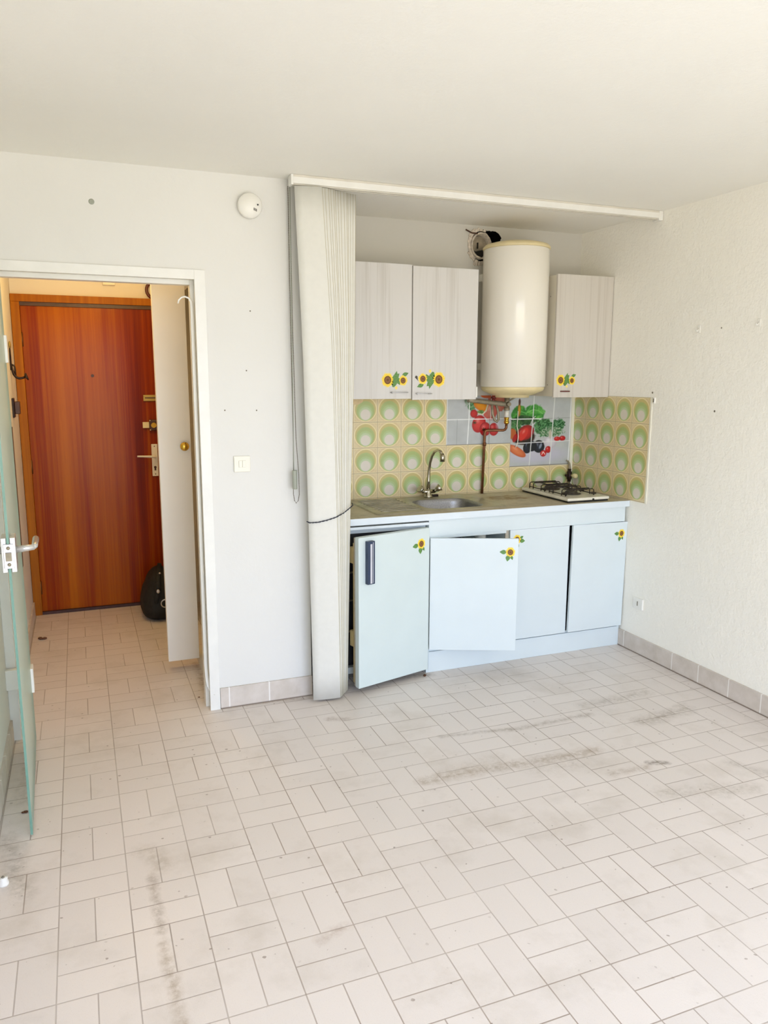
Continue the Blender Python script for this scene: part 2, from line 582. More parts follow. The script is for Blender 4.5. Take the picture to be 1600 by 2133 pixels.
# ------------------------------------------------------------------ mesh building
class MB:
    def __init__(self):
        self.v, self.f, self.sm, self.mi = [], [], [], []

    def face(self, idx, smooth=False, mi=0):
        self.f.append(tuple(idx)); self.sm.append(smooth); self.mi.append(mi)

    def box(self, x0, x1, y0, y1, z0, z1, mi=0):
        b = len(self.v)
        self.v += [(x0, y0, z0), (x1, y0, z0), (x1, y1, z0), (x0, y1, z0),
                   (x0, y0, z1), (x1, y0, z1), (x1, y1, z1), (x0, y1, z1)]
        for q in ((0, 3, 2, 1), (4, 5, 6, 7), (0, 1, 5, 4), (1, 2, 6, 5), (2, 3, 7, 6), (3, 0, 4, 7)):
            self.face([b + k for k in q], False, mi)
        return self

    def quadbox(self, pts, z0, z1, mi=0):
        """prism over a plan polygon (counter-clockwise)"""
        b = len(self.v); n = len(pts)
        self.v += [(p[0], p[1], z0) for p in pts] + [(p[0], p[1], z1) for p in pts]
        self.face([b + k for k in reversed(range(n))], False, mi)
        self.face([b + n + k for k in range(n)], False, mi)
        for k in range(n):
            self.face((b + k, b + (k + 1) % n, b + n + (k + 1) % n, b + n + k), False, mi)
        return self

    def tube(self, path, r, n=10, caps=True, mi=0, flat=None):
        """r a number or list; flat=(a,b) scales the section along its two axes"""
        P = [Vector(p) for p in path]
        rs = r if isinstance(r, (list, tuple)) else [r] * len(P)
        b = len(self.v)
        up = None
        for k, p in enumerate(P):
            t = (P[min(k + 1, len(P) - 1)] - P[max(k - 1, 0)]).normalized()
            if up is None:
                up = t.orthogonal().normalized()
                if flat:
                    up = Vector((1, 0, 0)) if abs(t.x) < 0.8 else Vector((0, 1, 0))
            up = (up - t * up.dot(t)).normalized()
            s = t.cross(up)
            fa, fb = flat or (1, 1)
            for q in range(n):
                a = 2 * PI * q / n
                self.v.append(tuple(p + up * (math.cos(a) * rs[k] * fa) + s * (math.sin(a) * rs[k] * fb)))
        for k in range(len(P) - 1):
            for q in range(n):
                a0, a1 = b + k * n + q, b + k * n + (q + 1) % n
                self.face((a0, a1, a1 + n, a0 + n), True, mi)
        if caps:
            self.face([b + q for q in reversed(range(n))], False, mi)
            self.face([b + (len(P) - 1) * n + q for q in range(n)], False, mi)
        return self

    def cyl(self, p0, p1, r0, r1=None, n=20, mi=0):
        return self.tube([p0, p1], [r0, r0 if r1 is None else r1], n, True, mi)

    def lathe(self, prof, c=(0, 0, 0), axis='z', n=40, mi=0, smooth=True):
        """prof [(r,h)...]; closed with fans where r = 0"""
        b = len(self.v)
        rings = []
        for (r, h) in prof:
            ring = []
            for q in range(1 if r == 0 else n):
                a = 2 * PI * q / n
                l = (r * math.cos(a), r * math.sin(a), h)
                if axis == 'y':
                    l = (l[0], -h, l[1])      # height grows towards -Y
                elif axis == 'x':
                    l = (h, l[0], l[1])
                ring.append(len(self.v))
                self.v.append((c[0] + l[0], c[1] + l[1], c[2] + l[2]))
            rings.append(ring)
        for A, B in zip(rings, rings[1:]):
            for q in range(n):
                q2 = (q + 1) % n
                if len(A) == 1 and len(B) == 1:
                    continue
                if len(A) == 1:
                    self.face((A[0], B[q2], B[q]), smooth, mi)
                elif len(B) == 1:
                    self.face((A[q], A[q2], B[0]), smooth, mi)
                else:
                    self.face((A[q], A[q2], B[q2], B[q]), smooth, mi)
        return self

    def ball(self, c, r, n=12, m=8, mi=0, sc=(1, 1, 1)):
        prof = [(0 if k in (0, m) else math.sin(PI * k / m), -math.cos(PI * k / m)) for k in range(m + 1)]
        b = len(self.v)
        self.lathe(prof, (0, 0, 0), 'z', n, mi)
        for k in range(b, len(self.v)):
            p = self.v[k]
            self.v[k] = (c[0] + p[0] * r * sc[0], c[1] + p[1] * r * sc[1], c[2] + p[2] * r * sc[2])
        return self

    def plate(self, pts, y0, y1, mi=0):
        """outline in x,z extruded from y0 (front, towards camera) to y1"""
        b = len(self.v); n = len(pts)
        self.v += [(p[0], y0, p[1]) for p in pts] + [(p[0], y1, p[1]) for p in pts]
        tris = tessellate_polygon([[Vector((p[0], p[1], 0)) for p in pts]])
        for t in tris:
            a, c, d = (pts[k] for k in t)
            cr = (c[0] - a[0]) * (d[1] - a[1]) - (c[1] - a[1]) * (d[0] - a[0])
            t = t if cr > 0 else tuple(reversed(t))
            self.face([b + k for k in t], False, mi)
            self.face([b + n + k for k in reversed(t)], False, mi)
        for k in range(n):
            self.face((b + k, b + (k + 1) % n, b + n + (k + 1) % n, b + n + k), False, mi)
        return self

    def build(self, name, mats, parent=None, loc=None, rot=None, bevel=0.0, seg=2, xf=None):
        me = bpy.data.meshes.new(name)
        v = self.v if xf is None else [tuple(xf @ Vector(p)) for p in self.v]
        me.from_pydata(v, [], self.f)
        for k, p in enumerate(me.polygons):
            p.use_smooth = self.sm[k]
            p.material_index = self.mi[k]
        for m in (mats if isinstance(mats, (list, tuple)) else [mats]):
            me.materials.append(M[m] if isinstance(m, str) else m)
        me.update()
        o = bpy.data.objects.new(name, me)
        COL.objects.link(o)
        if parent is not None:
            o.parent = parent
        if loc is not None:
            o.location = loc
        if rot is not None:
            o.rotation_euler = rot
        if bevel:
            b = o.modifiers.new('bevel', 'BEVEL')
            b.width = bevel
            b.segments = seg
            b.limit_method = 'ANGLE'
            b.angle_limit = R(40)
        return o


def tag(o, label, cat, group=None, kind=None):
    o['label'] = label
    o['category'] = cat
    if group:
        o['group'] = group
    if kind:
        o['kind'] = kind
    return o


def empty(name, loc, label, cat, group=None, rot=0.0, kind=None):
    o = bpy.data.objects.new(name, None)
    COL.objects.link(o)
    o.location = loc
    o.rotation_euler = (0, 0, rot)
    o.empty_display_size = 0.1
    return tag(o, label, cat, group, kind)


def struct(name, mb, mats, label, cat, **k):
    o = mb.build(name, mats, **k)
    return tag(o, label, cat, None, 'structure')


# ------------------------------------------------------------------ the setting
H = 2.4993
W = -0.622          # living-room face of the partition
XL = -3.372         # left wall
YB = -5.62          # window wall
YH = 1.40           # entrance wall
NX = -1.975         # left side of the kitchen recess

struct('floor', MB().box(XL - 0.1, 0.1, YB - 0.15, YH + 0.15, -0.08, 0.0), 'floor',
       'cream basketweave tile floor with stains', 'floor')
struct('ceiling', MB().box(XL - 0.1, 0.1, YB - 0.15, YH + 0.15, H, H + 0.1), 'ceiling',
       'white textured plaster ceiling', 'ceiling')
struct('wall_right', MB().box(0.0, 0.1, YB - 0.15, 0.1, 0.0, H), 'wall_rough',
       'white rough stucco wall at the right', 'wall')
struct('wall_left', MB().box(XL - 0.1, XL, YB - 0.15, YH + 0.1, 0.0, H), 'wall',
       'white plaster wall at the far left', 'wall')
# kitchen back wall with the broken flue hole
hole = []
_hp = [(-0.79, 2.40), (-0.795, 2.345), (-0.765, 2.30), (-0.715, 2.283), (-0.66, 2.30), (-0.635, 2.34),
       (-0.612, 2.365), (-0.585, 2.40), (-0.578, 2.44), (-0.60, 2.468), (-0.63, 2.476), (-0.66, 2.470),
       (-0.70, 2.474), (-0.75, 2.466), (-0.78, 2.44)]
for k in range(len(_hp)):
    a, b = _hp[k], _hp[(k + 1) % len(_hp)]
    for t in (0, 0.33, 0.66):
        j = 0.006
        hole.append((a[0] + (b[0] - a[0]) * t + random.uniform(-j, j), a[1] + (b[1] - a[1]) * t + random.uniform(-j, j)))
outer = [(NX - 0.09, 0.0), (0.1, 0.0), (0.1, H), (NX - 0.09, H)]
wb = MB()
pts = outer + hole
wb.v = [(p[0], 0.004, p[1]) for p in pts] + [(p[0], 0.16, p[1]) for p in pts]
for t in tessellate_polygon([[Vector((p[0], p[1], 0)) for p in outer], [Vector((p[0], p[1], 0)) for p in hole]]):
    a, c, d = (pts[k] for k in t)
    cr = (c[0] - a[0]) * (d[1] - a[1]) - (c[1] - a[1]) * (d[0] - a[0])
    wb.face(t if cr > 0 else tuple(reversed(t)))
nh, no = len(hole), 4
for k in range(nh):
    a, b = no + k, no + (k + 1) % nh
    wb.face((a, b, b + len(pts), a + len(pts)), False, 2)  # hole sides soot black, the unlit depth put into the colour
wb.box(NX - 0.09, 0.1, 0.16, 0.2, 0, H, 2)
struct('wall_back', wb, ['wall_smooth', 'crumb', 'black'], 'white wall behind the kitchen units', 'wall')

# partition between living room and hall, with the doorway
DX0, DX1, DZ = -3.335, -2.443, 2.080
pw = MB()
pw.box(DX1, NX, W, W + 0.09, 0, H)
pw.box(XL, DX1, W, W + 0.09, DZ, H)
pw.box(XL, DX0, W, W + 0.09, 0, DZ)
struct('wall_front', pw, 'wall', 'white plaster partition wall around the hall doorway', 'wall')
struct('wall_recess', MB().box(NX - 0.09, NX, W + 0.09, 0.004, 0, H), 'wall', 'white side wall of the kitchen recess', 'wall')
# hall walls
hr = MB()
hr.box(-2.45, -2.40, 0.78, YH, 0, H)
hr.box(-2.45, -2.40, W + 0.09, -0.36, 0, H)
hr.box(-2.45, -2.40, -0.36, 0.78, 2.10, H)
struct('wall_hall', hr, 'hallwall', 'hall wall with the closet opening', 'wall')
hb = MB()
hb.box(XL, -3.372 + 0.001, YH, YH + 0.1, 0, H)
hb.box(XL, -2.3, YH, YH + 0.1, 2.14, H)
hb.box(-2.44, -2.3, YH, YH + 0.1, 0, 2.14)
hb.box(XL - 0.1, -2.3, YH + 0.1, YH + 0.14, 0, H)  # unseen slab added behind the door to stop light leaking round it
struct('wall_entrance', hb, 'hallwall', 'hall wall above the entrance door', 'wall')
cl = MB()
cl.box(-2.10, NX - 0.09, W + 0.09, 1.4, 0, H)
cl.box(-2.40, -2.10, 1.30, 1.40, 0, H)
struct('wall_closet', cl, 'hallwall', 'back wall inside the hall closet', 'wall')
struct('trim_2', MB().box(-2.452, -2.425, -0.36, 0.78, 0, 0.055), 'grey_paint', 'low white plinth across the closet opening', 'plinth')

# window wall behind the viewer
ww = MB()
ww.box(XL, 0, YB - 0.12, YB, 2.28, H)
ww.box(XL, -3.34, YB - 0.12, YB, 0, 2.28)
ww.box(-0.26, 0, YB - 0.12, YB, 0, 2.28)
struct('wall_window', ww, 'wall', 'white wall around the bay window', 'wall')
wf = MB()
for a, b in ((-3.34, -3.29), (-2.27, -2.19), (-1.29, -1.21), (-0.32, -0.26)):
    wf.box(a, b, YB - 0.09, YB - 0.03, 0.0, 2.28)
wf.box(-3.34, -0.26, YB - 0.09, YB - 0.03, 2.21, 2.28)
wf.box(-3.34, -0.26, YB - 0.09, YB - 0.03, 0.0, 0.06)
struct('window_1', wf, 'white_paint', 'white framed three-leaf bay window', 'window')

# skirting tiles
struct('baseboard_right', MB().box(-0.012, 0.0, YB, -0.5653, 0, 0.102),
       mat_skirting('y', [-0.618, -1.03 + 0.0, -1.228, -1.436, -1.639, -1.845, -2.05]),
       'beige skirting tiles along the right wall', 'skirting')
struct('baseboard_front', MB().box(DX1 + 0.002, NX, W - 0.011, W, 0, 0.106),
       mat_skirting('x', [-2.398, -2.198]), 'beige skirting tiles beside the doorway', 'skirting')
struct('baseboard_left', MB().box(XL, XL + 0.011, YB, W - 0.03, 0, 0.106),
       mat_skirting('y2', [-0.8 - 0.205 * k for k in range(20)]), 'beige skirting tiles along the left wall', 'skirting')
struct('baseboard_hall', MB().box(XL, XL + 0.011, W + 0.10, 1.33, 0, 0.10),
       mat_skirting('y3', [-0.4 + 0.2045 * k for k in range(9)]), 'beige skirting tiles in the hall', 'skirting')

# casing of the hall doorway
cs = MB()
cs.box(-2.4915, DX1, W - 0.012, W + 0.004, 0.0, DZ)              # right face
cs.box(DX0 - 0.035, -2.4915, W - 0.012, W + 0.004, DZ - 0.042, DZ)   # top face
cs.box(XL, -3.332, W - 0.012, W + 0.004, 0.0, DZ)                # left face
cs.box(-2.4875, DX1, W + 0.004, W + 0.10, 0.0, DZ)                # right reveal
cs.box(-3.345, -2.4875, W + 0.004, W + 0.10, DZ - 0.038, DZ)
cs.box(XL, -3.345, W + 0.004, W + 0.10, 0.0, DZ)
cs.box(-2.505, -2.4875, W + 0.046, W + 0.10, 0.0, DZ - 0.038)     # stop
cs.box(-3.345, -2.505, W + 0.046, W + 0.10, DZ - 0.060, DZ - 0.038)
cs.box(-3.345, -3.325, W + 0.046, W + 0.10, 0.0, DZ - 0.060)
struct('trim_1', cs, 'white_paint', 'white painted casing of the hall doorway', 'door casing', bevel=0.0015)

# ------------------------------------------------------------------ entrance door
d1 = empty('door_1', (-3.318, YH - 0.02, 0), 'varnished reddish brown entrance door at the end of the hall', 'door', kind='structure')
DWid = 0.862
MB().box(0.0005, DWid - 0.0005, -0.012, 0.0195, 0.020, 2.064).build('door_panel', 'entrance', d1, bevel=0.002)
fr = MB()
fr.box(-0.052, 0.0, -0.034, 0.02, 0.0, 2.0875)
fr.box(-0.04, DWid + 0.02, 0.02, 0.04, 0.0, 2.10)  # backing board added behind the panel to close the light gaps
fr.box(-0.052, DWid + 0.02, -0.034, 0.02, 2.088, 2.135)
fr.box(DWid, DWid + 0.02, -0.034, 0.02, 0.0, 2.088)
fr.build('door_frame', 'framewood', d1, bevel=0.002)
MB().box(-0.002, DWid, -0.020, 0.0195, 2.064, 2.088).build('draught_bar', 'wood_brown', d1)
MB().box(-0.002, DWid, -0.030, 0.0195, 0.0, 0.020).build('threshold', 'threshold', d1)  # dark brown strip, colours in the warm shadow line at the door's foot
for z in (1.85, 1.02, 0.19):
    MB().cyl((0.0, -0.021, z - 0.045), (0.0, -0.021, z + 0.045), 0.008, n=10).build('hinge', 'wood_hinge', d1)
hp = MB()
hp.box(0.772, 0.812, -0.022, -0.012, 0.925, 1.150)
pl = hp.build('handle_plate', 'plastic_cream', d1, bevel=0.002)
pl['label'] = 'pale handle plate with a keyhole'
MB().tube([(0.792, -0.022, 1.062), (0.792, -0.062, 1.064), (0.780, -0.068, 1.066), (0.672, -0.066, 1.072)], [0.009, 0.009, 0.009, 0.006], 10).build('lever', 'plastic_cream', pl)
MB().cyl((0.792, -0.0235, 0.988), (0.792, -0.021, 0.988), 0.009, n=14).box(0.786, 0.798, -0.0235, -0.021, 0.965, 0.986).build('keyhole', 'wood_brown', pl)
MB().cyl((0.792, -0.0235, 0.940), (0.792, -0.021, 0.940), 0.004, n=10).cyl((0.792, -0.0235, 1.135), (0.792, -0.021, 1.135), 0.004, n=10).build('screw', 'wood_brown', pl)
lk = MB().box(0.765, 0.822, -0.040, -0.012, 1.245, 1.320).build('latch_lock', 'wood_brown', d1, bevel=0.006)
MB().cyl((0.793, -0.052, 1.283), (0.793, -0.038, 1.283), 0.018, n=20).build('turn_knob', 'brass', lk)
MB().box(0.722, 0.764, -0.030, -0.012, 1.264, 1.304).build('keeper', 'plastic_ivory', lk)
for sx, sz in ((0.770, 1.315), (0.817, 1.315), (0.770, 1.250), (0.817, 1.250)):
    MB().ball((sx, -0.041, sz), 0.004, 8, 5).build('screw', 'plastic_cream', lk)
sb = MB().box(0.735, 0.830, -0.024, -0.012, 1.448, 1.490).build('bolt_plate', 'brass_old', d1, bevel=0.002)
MB().box(0.745, 0.830, -0.0255, -0.0235, 1.466, 1.474).build('slot', 'wood_brown', sb)
MB().cyl((0.415, -0.016, 1.62), (0.415, -0.011, 1.62), 0.010, n=14).build('spyhole', 'wood_brown', d1)

# chime box and round ring on the wall above the door
bx = empty('junction_box', (-2.765, YH, 2.245), 'cream box high on the hall wall above the brown entrance door', 'box')
MB().box(-0.040, 0.040, -0.025, 0.0, -0.030, 0.055).build('cover', 'plastic_cream', bx, bevel=0.004)
MB().box(-0.016, 0.016, -0.028, -0.024, -0.006, 0.03).build('slot', 'wood_hinge', bx)
rg = MB()
rg.tube([(0.055 * math.cos(a * PI / 16), 0, 0.055 * math.sin(a * PI / 16)) for a in range(33)], 0.011, 10, False)
tag(rg.build('wall_ring', 'redbrown', loc=(-2.470, YH - 0.013, 2.195)), 'dark round ring on the hall wall partly behind the closet door', 'ring')

# ------------------------------------------------------------------ hall fittings
hk = empty('coat_hook', (XL, 0.97, 1.70), 'dark wrought iron coat hook with a round tip on the left hall wall', 'hook')
MB().tube([(0.004, 0, -0.05), (0.005, 0, -0.02), (0.006, 0, 0.03), (0.006, 0, 0.08)], [0.009, 0.011, 0.010, 0.008], 10, True, 0, flat=(0.5, 1.3)).build('back_plate', 'iron', hk)
MB().ball((0.007, 0, 0.100), 0.012, 12, 8, sc=(0.6, 1, 1.9)).build('finial', 'brass_old', hk)
MB().tube([(0.006, 0, -0.012), (0.010, -0.003, -0.045), (0.018, -0.004, -0.075), (0.030, -0.005, -0.092), (0.044, -0.005, -0.098), (0.062, -0.004, -0.096), (0.080, -0.002, -0.090)],
          [0.006, 0.007, 0.008, 0.008, 0.008, 0.007, 0.007], 10).build('arm', 'iron', hk)
MB().tube([(0.008, 0, -0.018), (0.018, 0, -0.020), (0.025, 0, -0.030), (0.026, 0, -0.055), (0.027, -0.003, -0.088)], 0.005, 8).build('scroll', 'iron', hk)
tip = MB().tube([(0.078, -0.002, -0.092), (0.086, -0.002, -0.088), (0.092, -0.002, -0.086)], [0.010, 0.024, 0.020], 16)
tip.build('round_tip', 'iron', hk)
ph = empty('wall_fitting', (XL, 0.92, 1.43), 'small dark metal fitting on the left hall wall below the coat hook', 'fitting')  # unidentified small fitting fixed to the hall wall
MB().box(0, 0.012, -0.05, 0.03, -0.06, 0.055).build('base_plate', 'iron', ph, bevel=0.003)
MB().box(0.012, 0.042, -0.035, 0.015, -0.040, 0.035).build('body', 'wood_brown', ph, bevel=0.004)
bd = MB().box(XL, XL + 0.012, 0.35, 0.62, 0.52, 1.33)
tag(bd.build('wall_board', 'wood_brown'), 'narrow dark brown board on the left hall wall behind the glass door', 'board')

# closet: folded leaf with brass knob
d3 = empty('door_3', (-2.45, -0.003, 0), 'plain off-white closet door leaf standing open across the hall', 'door', kind='structure')
MB().box(-0.172, -0.004, -0.010, 0.010, 0.050, 2.09).build('front_leaf', 'door_grey', d3, bevel=0.0015)
MB().box(-0.172, -0.004, 0.014, 0.034, 0.050, 2.09).build('rear_leaf', 'door_grey', d3, bevel=0.0015)
kn = MB().lathe([(0, 0.012), (0.012, 0.012), (0.011, 0.022), (0.020, 0.028), (0.024, 0.036), (0.021, 0.044), (0.012, 0.049), (0, 0.050)], (-0.040, 0, 1.246), 'y', 28)
k_ = kn.build('knob', 'brass', d3)
k_['label'] = 'round brass knob'

# peeling seal strip on the door casing
st = MB()
path = [(-0.060, 0, 1.935), (-0.056, 0, 1.950), (-0.044, 0, 1.962), (-0.028, 0, 1.966), (-0.012, 0, 1.960), (-0.002, 0, 1.944), (0, 0, 1.92)]
path += [(0, 0, z) for z in (1.6, 1.2, 0.8, 0.4, 0.22)] + [(0.002, -0.004, 0.16), (0.006, -0.014, 0.12), (0.016, -0.028, 0.100), (0.030, -0.038, 0.092), (0.036, -0.04, 0.082)]
st.tube(path, [0.35, 0.4, 0.42, 0.45, 0.5, 0.7, 0.9] + [1.0] * (len(path) - 7), 8, True, 0, flat=(0.0085, 0.0014))
tag(st.build('seal_strip', 'plastic_white', loc=(-2.5010, W + 0.030, 0)), 'cream seal strip peeling and curling off the doorway casing', 'strip')

# black bag on the hall floor
bagE = empty('travel_bag', (-2.575, 1.10, 0), 'black soft bag slumped on the hall floor by the entrance door', 'bag')
bg = MB()
NU, NV = 36, 22
for j in range(NV + 1):
    t = j / NV
    z = 0.345 * t
    prof = [(0, 0.62), (0.06, 0.86), (0.2, 1.0), (0.4, 0.97), (0.6, 0.84), (0.8, 0.62), (0.93, 0.36), (1.0, 0.0)]
    for a, b in zip(prof, prof[1:]):
        if a[0] <= t <= b[0]:
            s = a[1] + (b[1] - a[1]) * (t - a[0]) / (b[0] - a[0])
            break
    for i in range(NU):
        an = 2 * PI * i / NU
        c, sn = math.cos(an), math.sin(an)
        ex = 0.75
        px = 0.118 * s * math.copysign(abs(c) ** ex, c)
        py = 0.225 * s * math.copysign(abs(sn) ** ex, sn)
        q = noise.noise(Vector((px * 14, py * 14, z * 16))) * 0.012 * (1 if 0 < j < NV else 0)
        bg.v.append((px * (1 + q * 4) + 0.018 * t, py * (1 + q * 3), z))
for j in range(NV):
    for i in range(NU):
        a, b = j * NU + i, j * NU + (i + 1) % NU
        bg.face((a, b, b + NU, a + NU), True)
bg.face(list(reversed(range(NU))), False)
bg.build('bag_body', 'bag', bagE)
MB().tube([(-0.02, -0.20, 0.10), (-0.03, -0.225, 0.16), (-0.01, -0.205, 0.24), (0.0, -0.15, 0.31), (0.02, -0.03, 0.36), (0.03, 0.08, 0.33)], 1.0, 8, True, 0, (0.014, 0.004)).build('strap', 'bag', bagE)
rr = MB().tube([(0.026 * math.cos(a * PI / 12), 0, 0.026 * math.sin(a * PI / 12)) for a in range(25)], 0.004, 8, False)
rr.build('ring', 'steel', bagE, loc=(0.028, -0.236, 0.135))
MB().ball((-0.012, -0.216, 0.215), 0.012, 10, 8, sc=(1, 0.5, 1.2)).build('stud', 'steel', bagE)
MB().ball((0.01, -0.14, 0.318), 0.008, 8, 6).build('stud', 'steel', bagE)

# ------------------------------------------------------------------ frosted glass door, open into the room
GX = -3.2505
d2 = empty('door_2', (-3.2755, W - 0.02, 0), 'frosted glass door standing open at the left edge of the room', 'door', rot=R(1.73), kind='structure')
gm = MB().box(-0.004, 0.004, -0.830, -0.008, 0.010, 2.028)
for k in range(6):
    gm.mi[k] = 1
gm.mi[3] = 0
gm.mi[5] = 0
gm.build('glass_pane', ['glass', 'glass_edge'], d2)
lz = 1.022
lb = MB()
lb.box(-0.022, -0.005, -0.826, -0.74, lz - 0.058, lz + 0.060)
lb.box(0.005, 0.022, -0.826, -0.74, lz - 0.058, lz + 0.060)
lb = lb.build('lock_case', 'alu', d2, bevel=0.002)
MB().box(-0.0155, 0.0155, -0.834, -0.8255, lz - 0.043, lz + 0.040).build('strike_face', 'steel', lb, bevel=0.001)
MB().box(-0.009, 0.009, -0.840, -0.833, lz - 0.016, lz + 0.012).build('latch', 'pipegrey', lb)
MB().ball((0, -0.834, lz + 0.027), 0.006, 10, 6).ball((0, -0.834, lz - 0.029), 0.006, 10, 6).build('screw', 'pipegrey', lb)
for s in (1, -1):
    hd = MB().tube([(s * 0.020, -0.79, lz + 0.012), (s * 0.078, -0.79, lz + 0.016)], [0.0125, 0.0095], 16)
    hd.tube([(s * 0.072, -0.792, lz + 0.016), (s * 0.079, -0.775, lz + 0.017), (s * 0.081, -0.66, lz + 0.020)], [0.0095, 0.010, 0.011], 12, True, 0)
    hd.build('lever_handle', 'alu', d2)
for z in (0.30, 1.72):
    hg = MB().box(-0.016, 0.014, -0.075, -0.008, z - 0.055, z + 0.055).box(-0.098, -0.016, -0.036, -0.008, z - 0.045, z + 0.045)
    hg.build('hinge', 'plastic_white', d2, bevel=0.002)

# ------------------------------------------------------------------ wall fittings in the living room
sd = empty('smoke_detector', (-2.236, W, 2.366), 'round white smoke detector on the wall above the switch', 'smoke detector')
MB().lathe([(0, 0), (0.049, 0.0), (0.050, 0.012), (0.0545, 0.013), (0.0545, 0.030), (0.050, 0.038), (0, 0.040)], (0, 0, 0), 'y', 48).build('housing', 'plastic_white', sd)
MB().cyl((0.033, -0.0415, 0.004), (0.033, -0.0385, 0.004), 0.0035, n=12).build('indicator_hole', 'black', sd)
g_ = MB()
for k in range(3):
    g_.box(0.014 + k * 0.0055, 0.0165 + k * 0.0055, -0.0410, -0.0385, -0.021 - k * 0.002, -0.010 - k * 0.002)
g_.build('sounder_slots', 'black', sd)

sw = empty('light_switch', (-2.301, W, 1.206), 'square cream double light switch on the wall by the doorway', 'light switch')
MB().box(-0.039, 0.039, -0.010, 0, -0.038, 0.038).build('plate', 'plastic_cream', sw, bevel=0.003)
for s in (-0.0085, 0.0085):
    MB().box(s - 0.008, s + 0.008, -0.0145, -0.009, -0.016, 0.017).build('rocker', 'plastic_cream', sw, bevel=0.0015)
so = empty('wall_socket', (0, -0.722, 0.303), 'small white wall socket low on the right wall', 'socket')
MB().box(-0.012, 0, -0.041, 0.041, -0.033, 0.033).build('plate', 'plastic_white', so, bevel=0.003)
MB().box(-0.0135, -0.0115, -0.003, 0.003, -0.013, 0.013).build('slot', 'bead', so)

for (y, z, lab) in ((-1.051, 1.862, 'small white stick-on hook on the right wall, nearer the kitchen'),
                    (-1.432, 1.870, 'small white stick-on hook on the right wall, nearer the right picture edge')):
    h = empty('wall_hook', (0, y, z), lab, 'hook', 'white hooks on the right wall')
    MB().box(-0.004, 0, -0.009, 0.009, -0.022, 0.018).build('pad', 'plastic_white', h, bevel=0.002)
    MB().tube([(-0.004, 0, 0.0), (-0.010, 0, -0.012), (-0.016, 0, -0.014), (-0.018, 0, -0.006)], 0.003, 8).build('prong', 'plastic_white', h)
tc = empty('clip_hook', (0, -0.752, 1.490), 'white clip at the top corner of the right tiled splashback', 'hook')
MB().box(-0.010, 0, -0.008, 0.008, -0.020, 0.015).build('body', 'plastic_white', tc, bevel=0.003)
MB().box(-0.0115, -0.0095, -0.004, 0.003, -0.012, 0.008).build('opening', 'bead', tc)

plug = MB().lathe([(0, 0.002), (0.004, 0.002), (0.006, 0.003), (0.010, 0.0015), (0.012, 0)], (0, 0, 0), 'y', 18)
tag(plug.build('wall_plug', 'weight', loc=(-2.902, W, 2.335)), 'grey screw plug in the wall above the hall doorway', 'wall plug')
hl = 'small dark nail hole in the white wall between doorway and blind'
for k, (x, z) in enumerate(((-2.242, 1.910), (-2.267, 1.640), (-2.373, 1.458), (-2.224, 1.456))):
    o = MB().lathe([(0, 0.0015), (0.0022, 0.001), (0.0035, 0)], (0, 0, 0), 'y', 10).build('nail_hole', 'bead', loc=(x, W, z))
    tag(o, ('dark nail hole in the wall, topmost of the four near the blind', 'dark nail hole in the wall, second from the top of the four near the blind',
            'dark nail hole in the wall, lower left of the four above the switch', 'dark nail hole in the wall, lower right of the four above the switch')[k],
        'nail hole', 'nail holes in the partition wall')
for k, (y, z, r, lb_) in enumerate(((-1.20, 1.857, 0.004, 'dark nail hole in the right wall between the two white hooks'),
                                    (-1.195, 1.445, 0.006, 'short dark nail in the right wall level with the tiles'),
                                    (-0.728, 1.530, 0.006, 'dark screw in the right wall just above the white clip'))):
    o = MB().lathe([(0, -0.003), (r * 0.7, -0.002), (r, 0)], (0, 0, 0), 'x', 10).build('nail', 'bead', loc=(0, y, z))
    tag(o, lb_, 'nail', 'nails in the right wall')

# ------------------------------------------------------------------ vertical blind, drawn to the left
vb = empty('vertical_blind', (-2.06, -0.70, H), 'off-white vertical blind drawn to the left of the kitchen recess', 'blind')
vb.location = (0, 0, 0)
rl = MB()
rl.box(-2.058, -0.014, -0.728, -0.682, 2.470, H - 0.001)
rl.box(-2.058, -0.014, -0.723, -0.714, 2.456, 2.470)
rl.box(-2.058, -0.014, -0.696, -0.687, 2.456, 2.470)
rl = rl.build('head_rail', 'grey_paint', vb)
MB().box(-2.066, -2.056, -0.731, -0.680, 2.454, H - 0.001).build('end_cap', 'white_paint', rl, bevel=0.001)
MB().box(-0.030, -0.004, -0.732, -0.680, 2.450, H - 0.001).build('end_cap', 'white_paint', rl, bevel=0.001)
MB().box(-2.058, -0.030, -0.7305, -0.7275, 2.461, 2.488).build('face_strip', 'white_paint', rl)
MB().box(-1.955, -1.945, -0.722, -0.712, 2.440, 2.462).build('carrier', 'plastic_ivory', rl)
NS = 14
levels = [(2.452, -2.050, -1.925, -1.735), (1.757, -2.023, -1.884, -1.743), (1.00, -2.008, -1.868, -1.768), (0.012, -1.995, -1.856, -1.790)]
